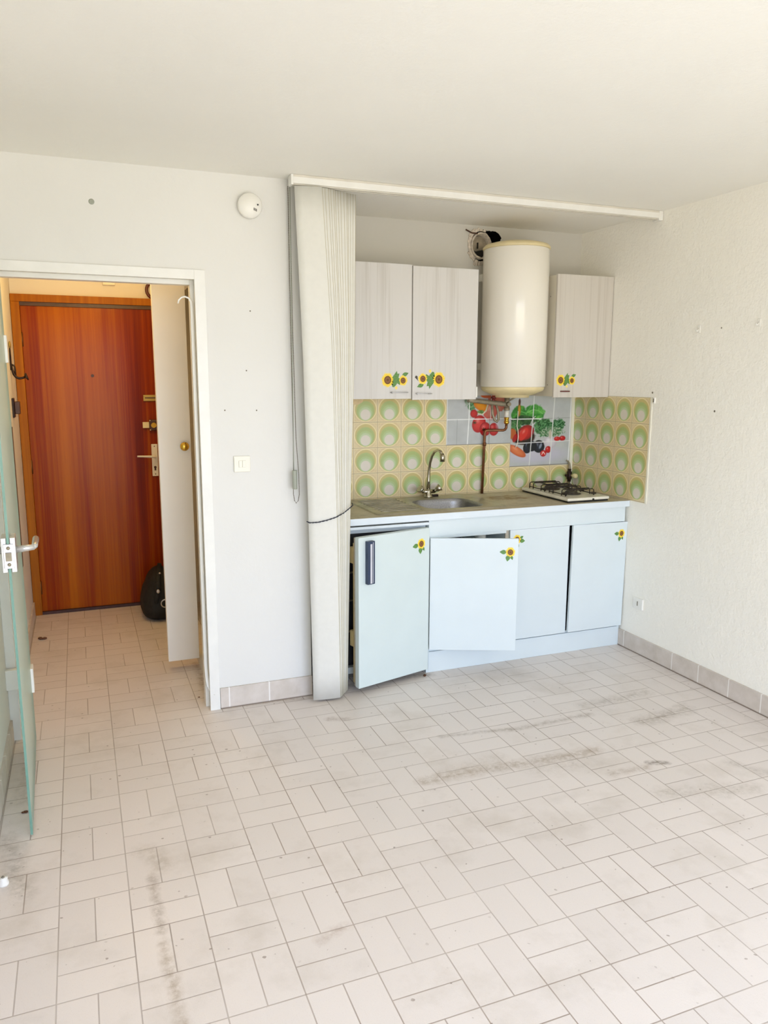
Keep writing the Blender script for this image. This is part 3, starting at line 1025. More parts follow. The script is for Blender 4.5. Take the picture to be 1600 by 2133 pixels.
for i in range(NS):
    s = MB()
    zs = [2.452 - (2.452 - 0.012) * k / 16 for k in range(17)]
    jit = random.uniform(-0.004, 0.004) if i else 0
    for z in zs:
        for A, B in zip(levels, levels[1:]):
            if A[0] >= z >= B[0]:
                t = (A[0] - z) / (A[0] - B[0])
                l, r1, r2 = (A[k] + (B[k] - A[k]) * t for k in (1, 2, 3))
                break
        wd = r1 - l
        fr_ = i / (NS - 1)
        xr = r1 + (r2 - r1) * fr_ + jit * (1 if z > 0.1 else 0.4)
        xl = xr - min(wd, 0.132)
        if i == 0:
            xl = l
        ph = 0.30 * math.sin(i * 2.4) * (1 if i else 0)
        yr = -0.738 + 0.0062 * i + 0.004 * ph
        yl = -0.722 + 0.0062 * i - 0.003 * ph
        bow = 0.005
        ux, uy = xr - xl, yr - yl
        sec = []
        for t in (0.0, 0.25, 0.5, 0.75, 0.90, 0.975, 0.985, 1.0):
            sec.append((xl + ux * t, yl + uy * t - bow * (1 - (2 * t - 1) ** 2)))
        s.v += [(x, y, z) for x, y in sec] + [(x, y + 0.0015, z) for x, y in reversed(sec)]
    NC = 16
    for k in range(16):
        for q in range(NC):
            a, b = k * NC + q, k * NC + (q + 1) % NC
            s.face((a + NC, b + NC, b, a), q not in (7, 15), 1 if q in (6, 7) else 0)
    s.face(tuple(range(NC))); s.face(tuple(16 * NC + q for q in reversed(range(NC))))
    s.build('slat', ['slat', 'hem'], vb)


def bead_chain(path, r, step):
    m = MB()
    P = [Vector(p) for p in path]
    m.tube(path, r * 0.45, 6)
    for a, b in zip(P, P[1:]):
        L = (b - a).length
        n = max(1, int(L / step))
        for k in range(n):
            m.ball(tuple(a + (b - a) * (k / n)), r, 6, 4)
    return m


loop = [(-2.060, -0.648, 2.462), (-2.060, -0.652, 1.9), (-2.058, -0.656, 1.3), (-2.062, -0.660, 1.10), (-2.063, -0.660, 1.055), (-2.058, -0.660, 1.022),
        (-2.050, -0.660, 1.010), (-2.040, -0.660, 1.020), (-2.034, -0.660, 1.05), (-2.035, -0.660, 1.15), (-2.045, -0.658, 1.32), (-2.052, -0.655, 1.9), (-2.052, -0.650, 2.462)]
bead_chain(loop, 0.0026, 0.0075).build('bead_chain', 'bead', vb)
MB().tube([(-2.056, -0.668, 2.455), (-2.060, -0.664, 1.17)], 0.002, 6).build('pull_cord', 'weight', vb)
MB().lathe([(0, 0), (0.0105, 0), (0.0115, 0.003), (0.0115, 0.088), (0.0105, 0.091), (0, 0.091)], (-2.057, -0.668, 1.079), 'z', 20).build('cord_weight', 'weight', vb)
tie = [(-2.013, -0.712, 0.925), (-2.004, -0.732, 0.921), (-1.965, -0.739, 0.922), (-1.92, -0.743, 0.930), (-1.875, -0.744, 0.942), (-1.83, -0.728, 0.958),
       (-1.795, -0.706, 0.974), (-1.766, -0.680, 0.985), (-1.760, -0.650, 0.99)]
mtie = MB()
P = [Vector(p) for p in tie]
dense = []
for a, b in zip(P, P[1:]):
    for k in range(6):
        dense.append(a + (b - a) * (k / 6))
dense.append(P[-1])
mtie.tube([tuple(p + Vector((0, 0.0022 * math.cos(k * 1.3), 0.0022 * math.sin(k * 1.3)))) for k, p in enumerate(dense)], 0.0016, 6)
mtie.tube([tuple(p - Vector((0, 0.0022 * math.cos(k * 1.3), 0.0022 * math.sin(k * 1.3)))) for k, p in enumerate(dense)], 0.0016, 6)
mtie.build('tie_chain', 'darkchain', vb)


# ------------------------------------------------------------------ stickers
def flower(m, cx, cz, r, y, squash=1.0, rot=0.0, npet=19, sx=0.92, mi0=0):
    def ell(rr, n, zz, mi, k2=1.0):
        m.plate([(cx + rr * sx * math.cos(2 * PI * k / n) * k2, cz + rr * math.sin(2 * PI * k / n)) for k in range(n)], zz, y, mi)
    for layer, (rad, mi, dy, off) in enumerate(((1.0, 1, 0.0005, 0.0), (0.9, 0, 0.0008, 0.5))):
        ptsl = []
        for k in range(npet):
            a = rot + 2 * PI * (k + off) / npet
            w = 2 * PI / npet
            j = 1 + 0.05 * math.sin(k * 2.3 + layer)
            for da, rr in ((-0.5, 0.74), (-0.28, 0.92), (0.0, 1.0), (0.28, 0.92)):
                ptsl.append((cx + r * sx * rad * rr * j * math.cos(a + da * w), cz + r * rad * rr * j * math.sin(a + da * w)))
        m.plate(ptsl, y - dy, y, mi)
    ell(r * 0.55, 24, y - 0.0011, 2)
    ell(r * 0.42, 20, y - 0.0013, 3)
    ell(r * 0.17, 14, y - 0.0015, 2)


LEAFN = [0]


def leaf(m, bx_, bz, tx, tz, w, y):
    LEAFN[0] = (LEAFN[0] + 1) % 4
    y -= 0.0001 * LEAFN[0]
    dx, dz = tx - bx_, tz - bz
    L = math.hypot(dx, dz)
    ux, uz = dx / L, dz / L
    nx, nz = -uz, ux
    pr = [(0, 0.25), (0.2, 0.85), (0.4, 1.0), (0.6, 0.85), (0.8, 0.45), (1.0, 0.0)]
    up = [(bx_ + dx * t + nx * w * s, bz + dz * t + nz * w * s) for t, s in pr]
    dn = [(bx_ + dx * t - nx * w * s, bz + dz * t - nz * w * s) for t, s in pr[:-1]]
    m.plate(dn + list(reversed(up)), y - 0.0004, y, 4)


ST = ['petal', 'petal2', 'seed_d', 'seed_l', 'leaf']


def sticker_single(cx, cz, y, r, rot=0.0, mirror=1):
    m = MB()
    c, s = math.cos(rot), math.sin(rot)

    def T(a, b):
        a *= mirror
        return (cx + r * (a * c - b * s), cz + r * (a * s + b * c))
    leaf(m, *T(-0.75, 0.0), *T(-2.0, 0.05), r * 0.42, y)
    leaf(m, *T(-0.35, -0.6), *T(-0.55, -1.75), r * 0.42, y)
    leaf(m, *T(0.15, -0.7), *T(0.45, -1.45), r * 0.26, y)
    flower(m, cx, cz, r, y, rot=rot)
    return m


def sticker_pair(x0, z0, y, s, flip=False):
    """big flower, leaves, small flower; x0,z0 = centre of the group"""
    m = MB()
    f = -1 if flip else 1

    def X(a): return x0 + f * a * s
    def Z(b): return z0 + (-b if flip else b) * s
    leaf(m, X(-0.25), Z(-0.75), X(0.15), Z(0.85), 0.34 * s, y)
    leaf(m, X(-0.3), Z(-0.1), X(0.42), Z(0.6), 0.30 * s, y)
    leaf(m, X(0.1), Z(0.2), X(0.5), Z(-0.55), 0.26 * s, y)
    leaf(m, X(0.75), Z(0.4), X(1.42), Z(0.66), 0.2 * s, y)
    m.plate([(X(0.08) + 0.14 * s * math.cos(k * PI / 6), Z(-0.82) + 0.17 * s * math.sin(k * PI / 6)) for k in range(12)], y - 0.0006, y, 1)
    flower(m, X(-0.85), Z(-0.05), 0.74 * s, y)
    flower(m, X(0.82), Z(-0.10), 0.54 * s, y, rot=0.3, npet=15)
    return m


# ------------------------------------------------------------------ kitchen: base cabinet, worktop
bc = empty('base_cabinet', (-1.302, 0, 0), 'white three-door base cabinet under the worktop, its left door ajar', 'cabinet')
bc.location = (0, 0, 0)
ca = MB()
FY = -0.562       # carcass front
ca.box(-1.302, -1.286, FY, -0.02, 0.0, 0.8605)
ca.box(-0.826, -0.806, FY, -0.02, 0.12, 0.774)
ca.box(-0.024, -0.008, FY, -0.02, 0.0, 0.8605)
ca.box(-1.286, -0.024, FY + 0.01, -0.02, 0.115, 0.131)
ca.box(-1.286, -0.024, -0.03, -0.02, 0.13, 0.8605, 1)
ca.build('carcass', ['white_door', 'inside_shade'], bc)
ap = MB().box(-1.302, -0.020, FY - 0.016, FY, 0.772, 0.861)
ap.box(-1.302, -0.826, FY - 0.016, FY, 0.757, 0.772)
ap.build('apron', 'white_door', bc, bevel=0.001)
MB().box(-1.290, -0.010, FY - 0.002, FY + 0.014, 0.0, 0.118).build('plinth', 'white_door', bc, bevel=0.001)
MB().box(-0.826, -0.804, FY - 0.006, FY, 0.118, 0.772).build('shaded_divider', 'seal', bc)  # post face coloured grey for the shade in the door gap
MB().cyl((-0.92, -0.45, 0.75), (-0.92, -0.45, 0.70), 0.032, n=18).build('drain_trap', 'plastic_cream', bc)


def base_door(width, z0, z1, hinge, side, ang, sticker, drop=0.0):
    """side 'l': hinge at the left edge; local x runs along the door"""
    s = 1 if side == 'l' else -1
    m = MB().box(min(0, s * width), max(0, s * width), -0.017, 0.0, z0, z1)
    o = m.build('door', 'white_door', bc, loc=hinge, rot=(0, drop, ang), bevel=0.0015)
    fr_b = MB()
    a, b = min(0, s * width), max(0, s * width)
    for q in ((a, b, z1 - 0.0045, z1 + 0.0005),):
        fr_b.box(q[0], q[1], -0.0175, 0.0005, q[2], q[3])
    fr_b.build('top_edge', 'white_edge', o)
    if sticker:
        sticker_single(*sticker).build('sunflower_sticker', ST, o)
    return o


# left door, ajar, hinged on the left
base_door(0.470, 0.145, 0.766, (-1.296, -0.584, 0), 'l', R(-22.5), (0.427, 0.694, -0.0172, 0.029), 0.0)
# middle door, closed
base_door(0.392, 0.128, 0.771, (-0.801, -0.5625, 0), 'l', 0.0, (0.044, 0.716, -0.0172, 0.029, R(95), 1), 0.0)
# right door hangs a little low
base_door(0.392, 0.128, 0.768, (-0.012, -0.566, 0), 'r', R(2.0), (-0.042, 0.700, -0.0172, 0.027), R(0.8))

# worktop (one continuous slab with the sink and hob cut-outs hidden beneath)
wt = empty('worktop', (0, 0, 0), 'long beige kitchen worktop with a white front edge', 'worktop')
tm = MB()
SX0, SX1, SY0, SY1 = -1.262, -0.888, -0.500, -0.170     # bowl hole
Z0, Z1 = 0.862, 0.8965
tm.box(-1.955, SX0, -0.589, -0.0, Z0, Z1)
tm.box(SX1, -0.002, -0.589, -0.0, Z0, Z1)
tm.box(SX0, SX1, -0.589, SY0, Z0, Z1)
tm.box(SX0, SX1, SY1, -0.0, Z0, Z1)
tm.build('slab', 'worktop', wt)
MB().box(-1.955, -0.002, -0.5925, -0.589, Z0, Z1 + 0.0005).build('front_edge', 'white_edge', wt)

sk = empty('sink', (0, 0, 0), 'grimy stainless steel sink with a draining board on its left', 'sink')
rim = MB()
zt = 0.9035


def rounded(x0, x1, y0, y1, r, n=6):
    out = []
    for cx, cy, a0 in ((x1 - r, y1 - r, 0), (x0 + r, y1 - r, 90), (x0 + r, y0 + r, 180), (x1 - r, y0 + r, 270)):
        for k in range(n + 1):
            a = R(a0 + 90 * k / n)
            out.append((cx + r * math.cos(a), cy + r * math.sin(a)))
    return out


outl = rounded(-1.575, -0.795, -0.535, -0.045, 0.03)
inl = rounded(-1.255, -0.895, -0.495, -0.175, 0.085)
tr = tessellate_polygon([[Vector((p[0], p[1], 0)) for p in outl], [Vector((p[0], p[1], 0)) for p in inl]])
al = outl + inl
rim.v = [(p[0], p[1], zt) for p in al]
for t in tr:
    a, c, d = (al[k] for k in t)
    cr = (c[0] - a[0]) * (d[1] - a[1]) - (c[1] - a[1]) * (d[0] - a[0])
    rim.face(t if cr > 0 else tuple(reversed(t)))
b0 = len(rim.v)
no_ = len(outl)
oo = rounded(-1.581, -0.789, -0.541, -0.039, 0.034)
rim.v += [(p[0], p[1], 0.8968) for p in oo]
for k in range(no_):
    rim.face((k, b0 + k, b0 + (k + 1) % no_, (k + 1) % no_), True)
rim.build('rim', 'sink', sk)
bw = MB()
ni = len(inl)
lv = [(0.0, zt), (0.004, zt - 0.004), (0.008, zt - 0.02), (0.020, zt - 0.11), (0.040, zt - 0.14), (0.09, zt - 0.148)]
for ins, z in lv:
    for p in rounded(-1.255 + ins, -0.895 - ins, -0.495 + ins, -0.175 - ins, max(0.02, 0.085 - ins * 0.3)):
        bw.v.append((p[0], p[1], z))
for k in range(len(lv) - 1):
    for q in range(ni):
        a, b = k * ni + q, k * ni + (q + 1) % ni
        bw.face((a, b, b + ni, a + ni), True)
bw.face([(len(lv) - 1) * ni + q for q in range(ni)])
bw.build('bowl', 'bowl', sk)
dr = MB()
for k in range(9):
    y = -0.47 + k * 0.045
    dr.tube([(-1.535, y, zt + 0.0005), (-1.50, y, zt + 0.002), (-1.33, y, zt + 0.002), (-1.295, y, zt + 0.0005)], 0.003, 8)
dr.build('drain_ribs', 'sink', sk)
MB().lathe([(0.0, 0.0), (0.03, 0.0), (0.034, 0.003), (0.036, 0.0)], (-1.075, -0.33, zt - 0.1475), 'z', 24).build('drain', 'chrome', sk)

# mixer tap
tp = empty('mixer_tap', (-1.080, -0.085, zt), 'chrome mixer tap with a tall curved spout at the back of the sink', 'tap', rot=R(7))
MB().lathe([(0, 0), (0.026, 0), (0.027, 0.006), (0.018, 0.016), (0.016, 0.036), (0.013, 0.048), (0, 0.05)], (0, 0, 0), 'z', 24).build('body', 'chrome', tp)
tb = MB()
tb.tube([(-0.045, 0, 0.034), (0.045, 0, 0.034)], 0.012, 14)
tb.build('crossbar', 'chrome', tp)
for s in (-1, 1):
    kn = MB()
    ctr = Vector((s * 0.040, -0.008, 0.036)); dirv = Vector((s * 0.80, -0.25, 0.55)).normalized()
    kn.tube([tuple(ctr), tuple(ctr + dirv * 0.012), tuple(ctr + dirv * 0.014), tuple(ctr + dirv * 0.040), tuple(ctr + dirv * 0.043)], [0.010, 0.011, 0.015, 0.024, 0.018], 8)
    kn.build('knob', 'chrome', tp)
sp = [(0, 0, 0.045), (0, 0, 0.10), (0, -0.004, 0.16), (0, -0.016, 0.21), (0, -0.036, 0.25), (0, -0.064, 0.278), (0, -0.098, 0.290), (0, -0.128, 0.284), (0, -0.146, 0.266)]
pipe = MB().tube(sp, [0.012, 0.0105, 0.009, 0.0085, 0.0085, 0.0085, 0.0085, 0.0085, 0.0085], 14)
spo = pipe.build('spout', 'chrome', tp)
MB().tube([(0, -0.143, 0.272), (0, -0.150, 0.256), (0, -0.151, 0.228)], [0.012, 0.0155, 0.0145], 16).build('aerator', 'chrome', spo)
spn = MB().box(-1.047, -1.007, -0.078, -0.055, zt + 0.0005, zt + 0.012)
tag(spn.build('sink_plug', 'iron', bevel=0.004), 'small dark plug lying beside the base of the tap', 'plug')

# gas hob
hb_ = empty('gas_hob', (-0.262, -0.287, 0.8965), 'white two-burner gas hob with dark wire grates on the worktop', 'hob')
MB().box(-0.140, 0.140, -0.255, 0.240, 0.0005, 0.010).build('underside', 'black', hb_)
MB().box(-0.146, 0.146, -0.262, 0.245, 0.010, 0.027).build('top_plate', 'hobwhite', hb_, bevel=0.006, seg=3)
for y in (-0.10, 0.12):
    bn = MB().lathe([(0, 0.0265), (0.055, 0.0265), (0.058, 0.030), (0.040, 0.031), (0.036, 0.040), (0.034, 0.044), (0, 0.046)], (-0.01, y, 0), 'z', 28)
    bn.build('burner', 'burner', hb_)
    gt = MB()
    for s in (-0.085, -0.045, 0.0, 0.045, 0.085):
        if abs(s) < 0.01:
            continue
        gt.tube([(-0.11, y + s, 0.0275), (-0.108, y + s, 0.058), (-0.10, y + s, 0.064), (0.08, y + s, 0.064), (0.088, y + s, 0.058), (0.09, y + s, 0.0275)], 0.0032, 8)
    gt.tube([(-0.105, y - 0.088, 0.036), (-0.105, y + 0.088, 0.036)], 0.003, 8)
    gt.tube([(0.086, y - 0.088, 0.036), (0.086, y + 0.088, 0.036)], 0.003, 8)
    gt.tube([(-0.055, y - 0.086, 0.062), (-0.055, y + 0.086, 0.062)], 0.003, 8)
    gt.tube([(0.035, y - 0.086, 0.062), (0.035, y + 0.086, 0.062)], 0.003, 8)
    gt.build('grate', 'grate', hb_)
for y in (-0.14, -0.02):
    MB().lathe([(0, 0.026), (0.016, 0.026), (0.016, 0.034), (0, 0.036)], (0.122, y, 0), 'z', 18).build('control', 'grate', hb_)
MB().cyl((0.03, -0.266, 0.015), (0.03, -0.255, 0.015), 0.006, n=12).build('screw', 'black', hb_)

# ------------------------------------------------------------------ fridge under the left of the worktop
fg = empty('fridge', (-1.56, -0.3, 0), 'small white under-counter fridge with its door ajar beside the blind', 'fridge')
fg.location = (0, 0, 0)
fx0, fx1 = -1.800, -1.308
fb = MB()
fy = -0.545
fb.box(fx0, fx1, fy, -0.05, 0.812, 0.838)
fb.box(fx0, fx0 + 0.03, fy, -0.05, 0.05, 0.812)
fb.box(fx1 - 0.03, fx1, fy, -0.05, 0.05, 0.812)
fb.box(fx0, fx1, fy, -0.05, 0.05, 0.085)
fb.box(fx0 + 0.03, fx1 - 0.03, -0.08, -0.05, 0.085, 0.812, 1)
for x in (fx0 + 0.05, fx1 - 0.05):
    fb.cyl((x, fy + 0.05, 0.0), (x, fy + 0.05, 0.05), 0.018, n=12)
    fb.cyl((x, -0.1, 0.0), (x, -0.1, 0.05), 0.018, n=12)
fb.build('cabinet_shell', ['white_door', 'inside_shade'], fg)
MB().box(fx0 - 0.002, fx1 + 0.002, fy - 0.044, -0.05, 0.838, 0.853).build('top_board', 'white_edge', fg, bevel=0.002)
MB().box(fx0 + 0.03, fx1 - 0.03, fy + 0.03, -0.09, 0.087, 0.81).build('interior_shade', 'inside_shade', fg)  # solid dark block, shade of the fridge cavity put into its colour
for z in (0.28, 0.45, 0.60):
    MB().box(fx0 + 0.03, fx1 - 0.03, fy + 0.004, fy + 0.028, z, z + 0.004).build('shelf_edge', 'bead', fg)
# door: local x runs to the left from the right-hand hinge
fd = MB().box(-0.462, 0.0, -0.022, 0.012, 0.036, 0.826).build('door', 'cream_door', fg, loc=(-1.314, -0.582, 0), rot=(0, 0, R(15.5)), bevel=0.004)
MB().box(-0.460, -0.006, 0.0125, 0.024, 0.040, 0.822).build('gasket', 'seal', fd, bevel=0.002)
MB().box(-0.452, -0.030, 0.0245, 0.046, 0.050, 0.79).build('inner_liner', 'liner', fd, bevel=0.004)
for z in (0.24, 0.68):
    MB().box(-0.450, -0.05, 0.0465, 0.078, z, z + 0.085).build('door_shelf', 'liner', fd, bevel=0.004)
hh = MB().box(-0.422, -0.378, -0.046, -0.022, 0.585, 0.806).build('handle', 'navy', fd, bevel=0.002)
hh['label'] = 'dark navy handle with a pale inlay'
MB().box(-0.407, -0.396, -0.0468, -0.0455, 0.590, 0.792).build('inlay', 'silver_strip', hh)
MB().box(-0.391, -0.3885, -0.0466, -0.0455, 0.592, 0.80).build('inlay_line', 'silver_strip', hh)
sticker_single(-0.058, 0.746, -0.0222, 0.030, R(12)).build('sunflower_sticker', ST, fd)

# ------------------------------------------------------------------ wall cabinets
wc = empty('wall_cabinet', (-1.30, 0, 1.5), 'white two-door wall cabinet with sunflower stickers, left of the water heater', 'cabinet', 'wall cabinets over the worktop')
wc.location = (0, 0, 0)
MB().box(-1.700, -0.908, -0.312, 0.0, 1.503, 2.197).build('carcass', 'carcass', wc)


def wall_door(parent, x0, x1, z0, z1, y, mat):
    return MB().box(0, x1 - x0, -0.017, 0, z0, z1).build('door', mat, parent, loc=(x0, y, 0), bevel=0.0012)


def bar_handle(parent, x0, x1, z, y):
    m = MB().tube([(x0, y, z), (x0, y - 0.017, z), (x0 + 0.003, y - 0.020, z), (x1 - 0.003, y - 0.020, z), (x1, y - 0.017, z), (x1, y, z)], 0.0022, 8)
    m.ball((x0, y - 0.018, z), 0.0052, 10, 6)
    return m.build('handle', 'steel', parent)


da = wall_door(wc, -1.702, -1.3035, 1.496, 2.204, -0.313, 'ash')
db = wall_door(wc, -1.297, -0.903, 1.490, 2.199, -0.313, 'ash')
sticker_pair(0.305, 1.600, -0.0173, 0.054).build('sunflower_sticker', ST, da)
sticker_pair(0.110, 1.598, -0.0173, 0.058, True).build('sunflower_sticker', ST, db)
bar_handle(da, 0.278, 0.372, 1.531, -0.017)
bar_handle(db, 0.022, 0.112, 1.524, -0.017)
fly = MB().plate([(0.014, 1.612), (0.021, 1.622), (0.030, 1.618), (0.032, 1.600), (0.037, 1.590), (0.026, 1.601)], -0.0176, -0.0170, 0)
fly.build('butterfly_sticker', 'burner', db)
for z in (2.12, 1.59):
    MB().box(-0.906, -0.897, -0.318, -0.300, z - 0.02, z + 0.02).build('hinge', 'wood_hinge', wc)
MB().box(-0.905, -0.878, -0.300, -0.262, 1.500, 1.560).build('corner_block', 'plastic_white', wc, bevel=0.002)

wc2 = empty('wall_cabinet', (-0.2, 0, 1.5), 'narrow grey-white wall cabinet in the corner, right of the water heater', 'cabinet', 'wall cabinets over the worktop')
wc2.location = (0, 0, 0)
MB().box(-0.392, -0.004, -0.322, 0.0, 1.503, 2.197).build('carcass', 'carcass', wc2)
dc = wall_door(wc2, -0.394, -0.004, 1.497, 2.201, -0.324, 'ash2')
sticker_pair(0.085, 1.600, -0.0173, 0.047).build('sunflower_sticker', ST, dc)
MB().box(0.044, 0.108, -0.027, -0.017, 1.529, 1.536).build('handle', 'redbrown', dc, bevel=0.002)
MB().cyl((-0.3935, -0.22, 2.180), (-0.391, -0.22, 2.180), 0.008, n=12).build('screw_hole', 'black', wc2)
for z in (2.08, 1.57):
    MB().cyl((-0.3930, -0.27, z), (-0.391, -0.27, z), 0.003, n=10).build('peg_hole', 'bead', wc2)

# ------------------------------------------------------------------ water heater
wh = empty('water_heater', (-0.603, -0.222, 1.558), 'tall white cylindrical electric water heater hung on the kitchen wall', 'water heater')
HR = 0.190
MB().lathe([(HR - 0.006, 0.0), (HR, 0.004), (HR, 0.770), (HR - 0.003, 0.775)], (0, 0, 0), 'z', 72).build('tank', 'enamel', wh)
MB().lathe([(HR - 0.003, 0.7755), (HR + 0.003, 0.778), (HR + 0.003, 0.788), (HR - 0.008, 0.800), (HR - 0.05, 0.811), (0, 0.816)], (0, 0, 0), 'z', 72).build('top_cap', 'enamel_cap', wh)
MB().lathe([(HR - 0.006, -0.0005), (HR - 0.004, -0.004), (HR - 0.010, -0.020), (HR - 0.06, -0.042), (0.10, -0.050), (0.098, -0.062), (0, -0.064)][::-1], (0, 0, 0), 'z', 72).build('bottom_cap', 'enamel_cap', wh)
for z in (0.10, 0.62):
    MB().box(-0.12, 0.12, 0.18, 0.222, z, z + 0.04).build('bracket', 'plastic_white', wh)
wpipe = MB().tube([(-0.012, -0.1, -0.060), (-0.012, -0.1, -0.075)], 0.012, 12)
# safety group and pipes below the heater
sg = empty('safety_valve', (-0.55, -0.075, 1.46), 'grimy grey safety valve assembly under the water heater', 'valve')
MB().tube([(-0.270, 0.0, 0.018), (-0.24, 0.0, 0.016), (-0.02, 0.0, -0.008), (0.012, 0.0, -0.008)], [0.013, 0.014, 0.015, 0.016], 14).build('inlet_bar', 'pipegrey', sg)
MB().cyl((0.0, 0.0, 0.034), (0.0, 0.0, -0.030), 0.016, n=16).cyl((0.0, 0.0, -0.030), (0, 0, -0.046), 0.019, n=6).build('valve_body', 'pipegrey', sg)
MB().cyl((0.0, -0.018, -0.008), (0.0, -0.032, -0.008), 0.016, 0.012, 14).build('valve_cap', 'pipegrey', sg)
MB().cyl((-0.095, 0.0, 0.004), (-0.095, 0.0, 0.030), 0.009, n=12).cyl((-0.095, 0, 0.026), (-0.095, 0, 0.040), 0.017, n=10).build('relief_knob', 'redcap', sg)
MB().tube([(0.01, 0.0, 0.01), (0.05, -0.02, 0.035), (0.085, -0.03, 0.048)], 0.005, 8).build('lever', 'pipegrey', sg)
MB().cyl((0, 0, -0.046), (0, 0, -0.088), 0.014, n=16).build('coupling', 'plastic_cream', sg)
MB().tube([(0, 0, -0.088), (0, 0, -0.094), (0, 0, -0.098), (0, 0, -0.112), (0, 0, -0.116), (0, 0, -0.130)], [0.013, 0.018, 0.014, 0.014, 0.018, 0.013], 8).build('union_nut', 'brass', sg)
MB().tube([(-0.105, 0.0, -0.008), (-0.10, -0.002, -0.07), (-0.085, -0.004, -0.105), (-0.07, -0.004, -0.115), (-0.058, -0.003, -0.10), (-0.062, 0, -0.05), (-0.075, 0, -0.012)], 0.008, 10).build('overflow_loop', 'pipegrey', sg)
cpE = MB()
cpE.tube([(-0.550, -0.075, 1.331), (-0.550, -0.073, 1.306), (-0.553, -0.066, 1.296), (-0.562, -0.060, 1.291), (-0.655, -0.030, 1.291), (-0.668, -0.026, 1.287), (-0.672, -0.025, 1.277), (-0.682, -0.025, 0.897)], 0.0085, 12)
cpE.tube([(-0.672, -0.025, 1.215), (-0.6725, -0.025, 1.195)], 0.0115, 12)
tag(cpE.build('copper_pipe', 'copper'), 'brown copper pipe running from the valve down to the worktop', 'pipe')
cbl = MB().tube([(-0.468, -0.006, 1.405), (-0.470, -0.008, 1.36), (-0.474, -0.008, 1.31), (-0.466, -0.008, 1.285), (-0.463, -0.009, 1.245), (-0.466, -0.009, 1.205), (-0.480, -0.008, 1.175)], 0.003, 8)
tag(cbl.build('loose_wire', 'trim_white', loc=(0.04, 0, 0)), 'thin white wire hanging over the picture tiles below the heater', 'wire')

# ------------------------------------------------------------------ broken flue in the back wall
fl = empty('flue_pipe', (-0.715, 0.0, 2.385), 'broken round flue pipe stub in a ragged hole beside the water heater', 'pipe')
ring = MB()
ring.lathe([(0.060, -0.10), (0.060, 0.012), (0.066, 0.014), (0.069, 0.008), (0.069, -0.10)], (0, 0, 0), 'y', 36)
for k in range(0, len(ring.v)):
    p = ring.v[k]
    a = math.atan2(p[2], p[0])
    if p[1] < 0.0:
        ring.v[k] = (p[0] * 1.0, p[1] + 0.010 * noise.noise(Vector((a * 3, 1, 2))), p[2] * 1.12)
    else:
        ring.v[k] = (p[0], p[1], p[2] * 1.12)
ring.build('pipe_rim', 'crumb', fl)
MB().lathe([(0, 0), (0.060, 0)], (0, 0.035, 0), 'y', 30).build('dusty_damper', 'grey_mottle', fl)
MB().plate([(-0.035, -0.022), (-0.02, -0.030), (0.0, -0.024), (0.03, -0.018), (0.042, 0.0), (0.050, -0.02), (0.040, -0.050), (0.015, -0.060), (-0.01, -0.060), (-0.03, -0.045)], 0.028, 0.034).build('gap_shade', 'black', fl)  # black plate standing in for the unlit opening
MB().box(-0.010, -0.004, 0.024, 0.034, -0.012, 0.022).build('damper_pin', 'black', fl)
sh = MB()
for (a0, a1, r0, r1) in ((100, 150, 0.074, 0.098), (150, 205, 0.072, 0.092), (205, 240, 0.072, 0.097), (243, 256, 0.078, 0.112), (259, 270, 0.080, 0.106), (272, 283, 0.078, 0.098), (70, 98, 0.074, 0.086)):
    n_ = 7
    inn = [(r0 * math.cos(R(a0 + (a1 - a0) * k / n_)), 1.12 * r0 * math.sin(R(a0 + (a1 - a0) * k / n_))) for k in range(n_ + 1)]
    out = [((r1 + random.uniform(-.006, .004)) * math.cos(R(a0 + (a1 - a0) * k / n_)), 1.08 * (r1 + random.uniform(-.006, .004)) * math.sin(R(a0 + (a1 - a0) * k / n_))) for k in range(n_ + 1)]
    sh.plate(out + list(reversed(inn)), -0.004, 0.004)
sh.build('plaster_shards', 'crumb', fl)
MB().tube([(-0.105, -0.004, 0.085), (-0.07, -0.010, 0.068), (-0.03, -0.012, 0.066)], 0.004, 6).build('wire_end', 'wood_brown', fl)

# ------------------------------------------------------------------ tiled splashbacks
sp1 = MB().box(-1.960, -0.026, -0.0015, 0.0035, 0.897, 1.503)
tag(sp1.build('tiled_splashback', 'retro_x'), 'yellow and green circle tiles on the back wall behind the sink', 'splashback', 'retro circle tile splashbacks')
sp2 = MB().box(-0.0025, 0.0, -0.7212, 0.0, 0.899, 1.503)
tag(sp2.build('tiled_splashback', 'retro_y'), 'yellow and green circle tiles on the right wall beside the hob', 'splashback', 'retro circle tile splashbacks')
tag(MB().box(-0.006, 0.0, -0.736, -0.7215, 0.897, 1.505).build('tile_edge_strip', 'trim_white', bevel=0.002), 'white edge strip closing the right tiled splashback', 'edge strip')
tag(MB().box(-0.026, -0.0025, -0.004, 0.004, 0.897, 1.505).build('corner_strip', 'trim_white'), 'cream strip in the corner between the two tiled splashbacks', 'corner strip')
ch = MB().plate([(-1.545, 1.505), (-1.47, 1.505), (-1.463, 1.485), (-1.468, 1.470), (-1.490, 1.458), (-1.515, 1.455), (-1.545, 1.462)], -0.0022, -0.0012)
tag(ch.build('tile_chip', 'chip'), 'chipped corner of a tile showing plaster under the left wall cabinet', 'chip')

# printed picture tiles: colours painted per vertex, the print itself
rs = np.random.RandomState(5)


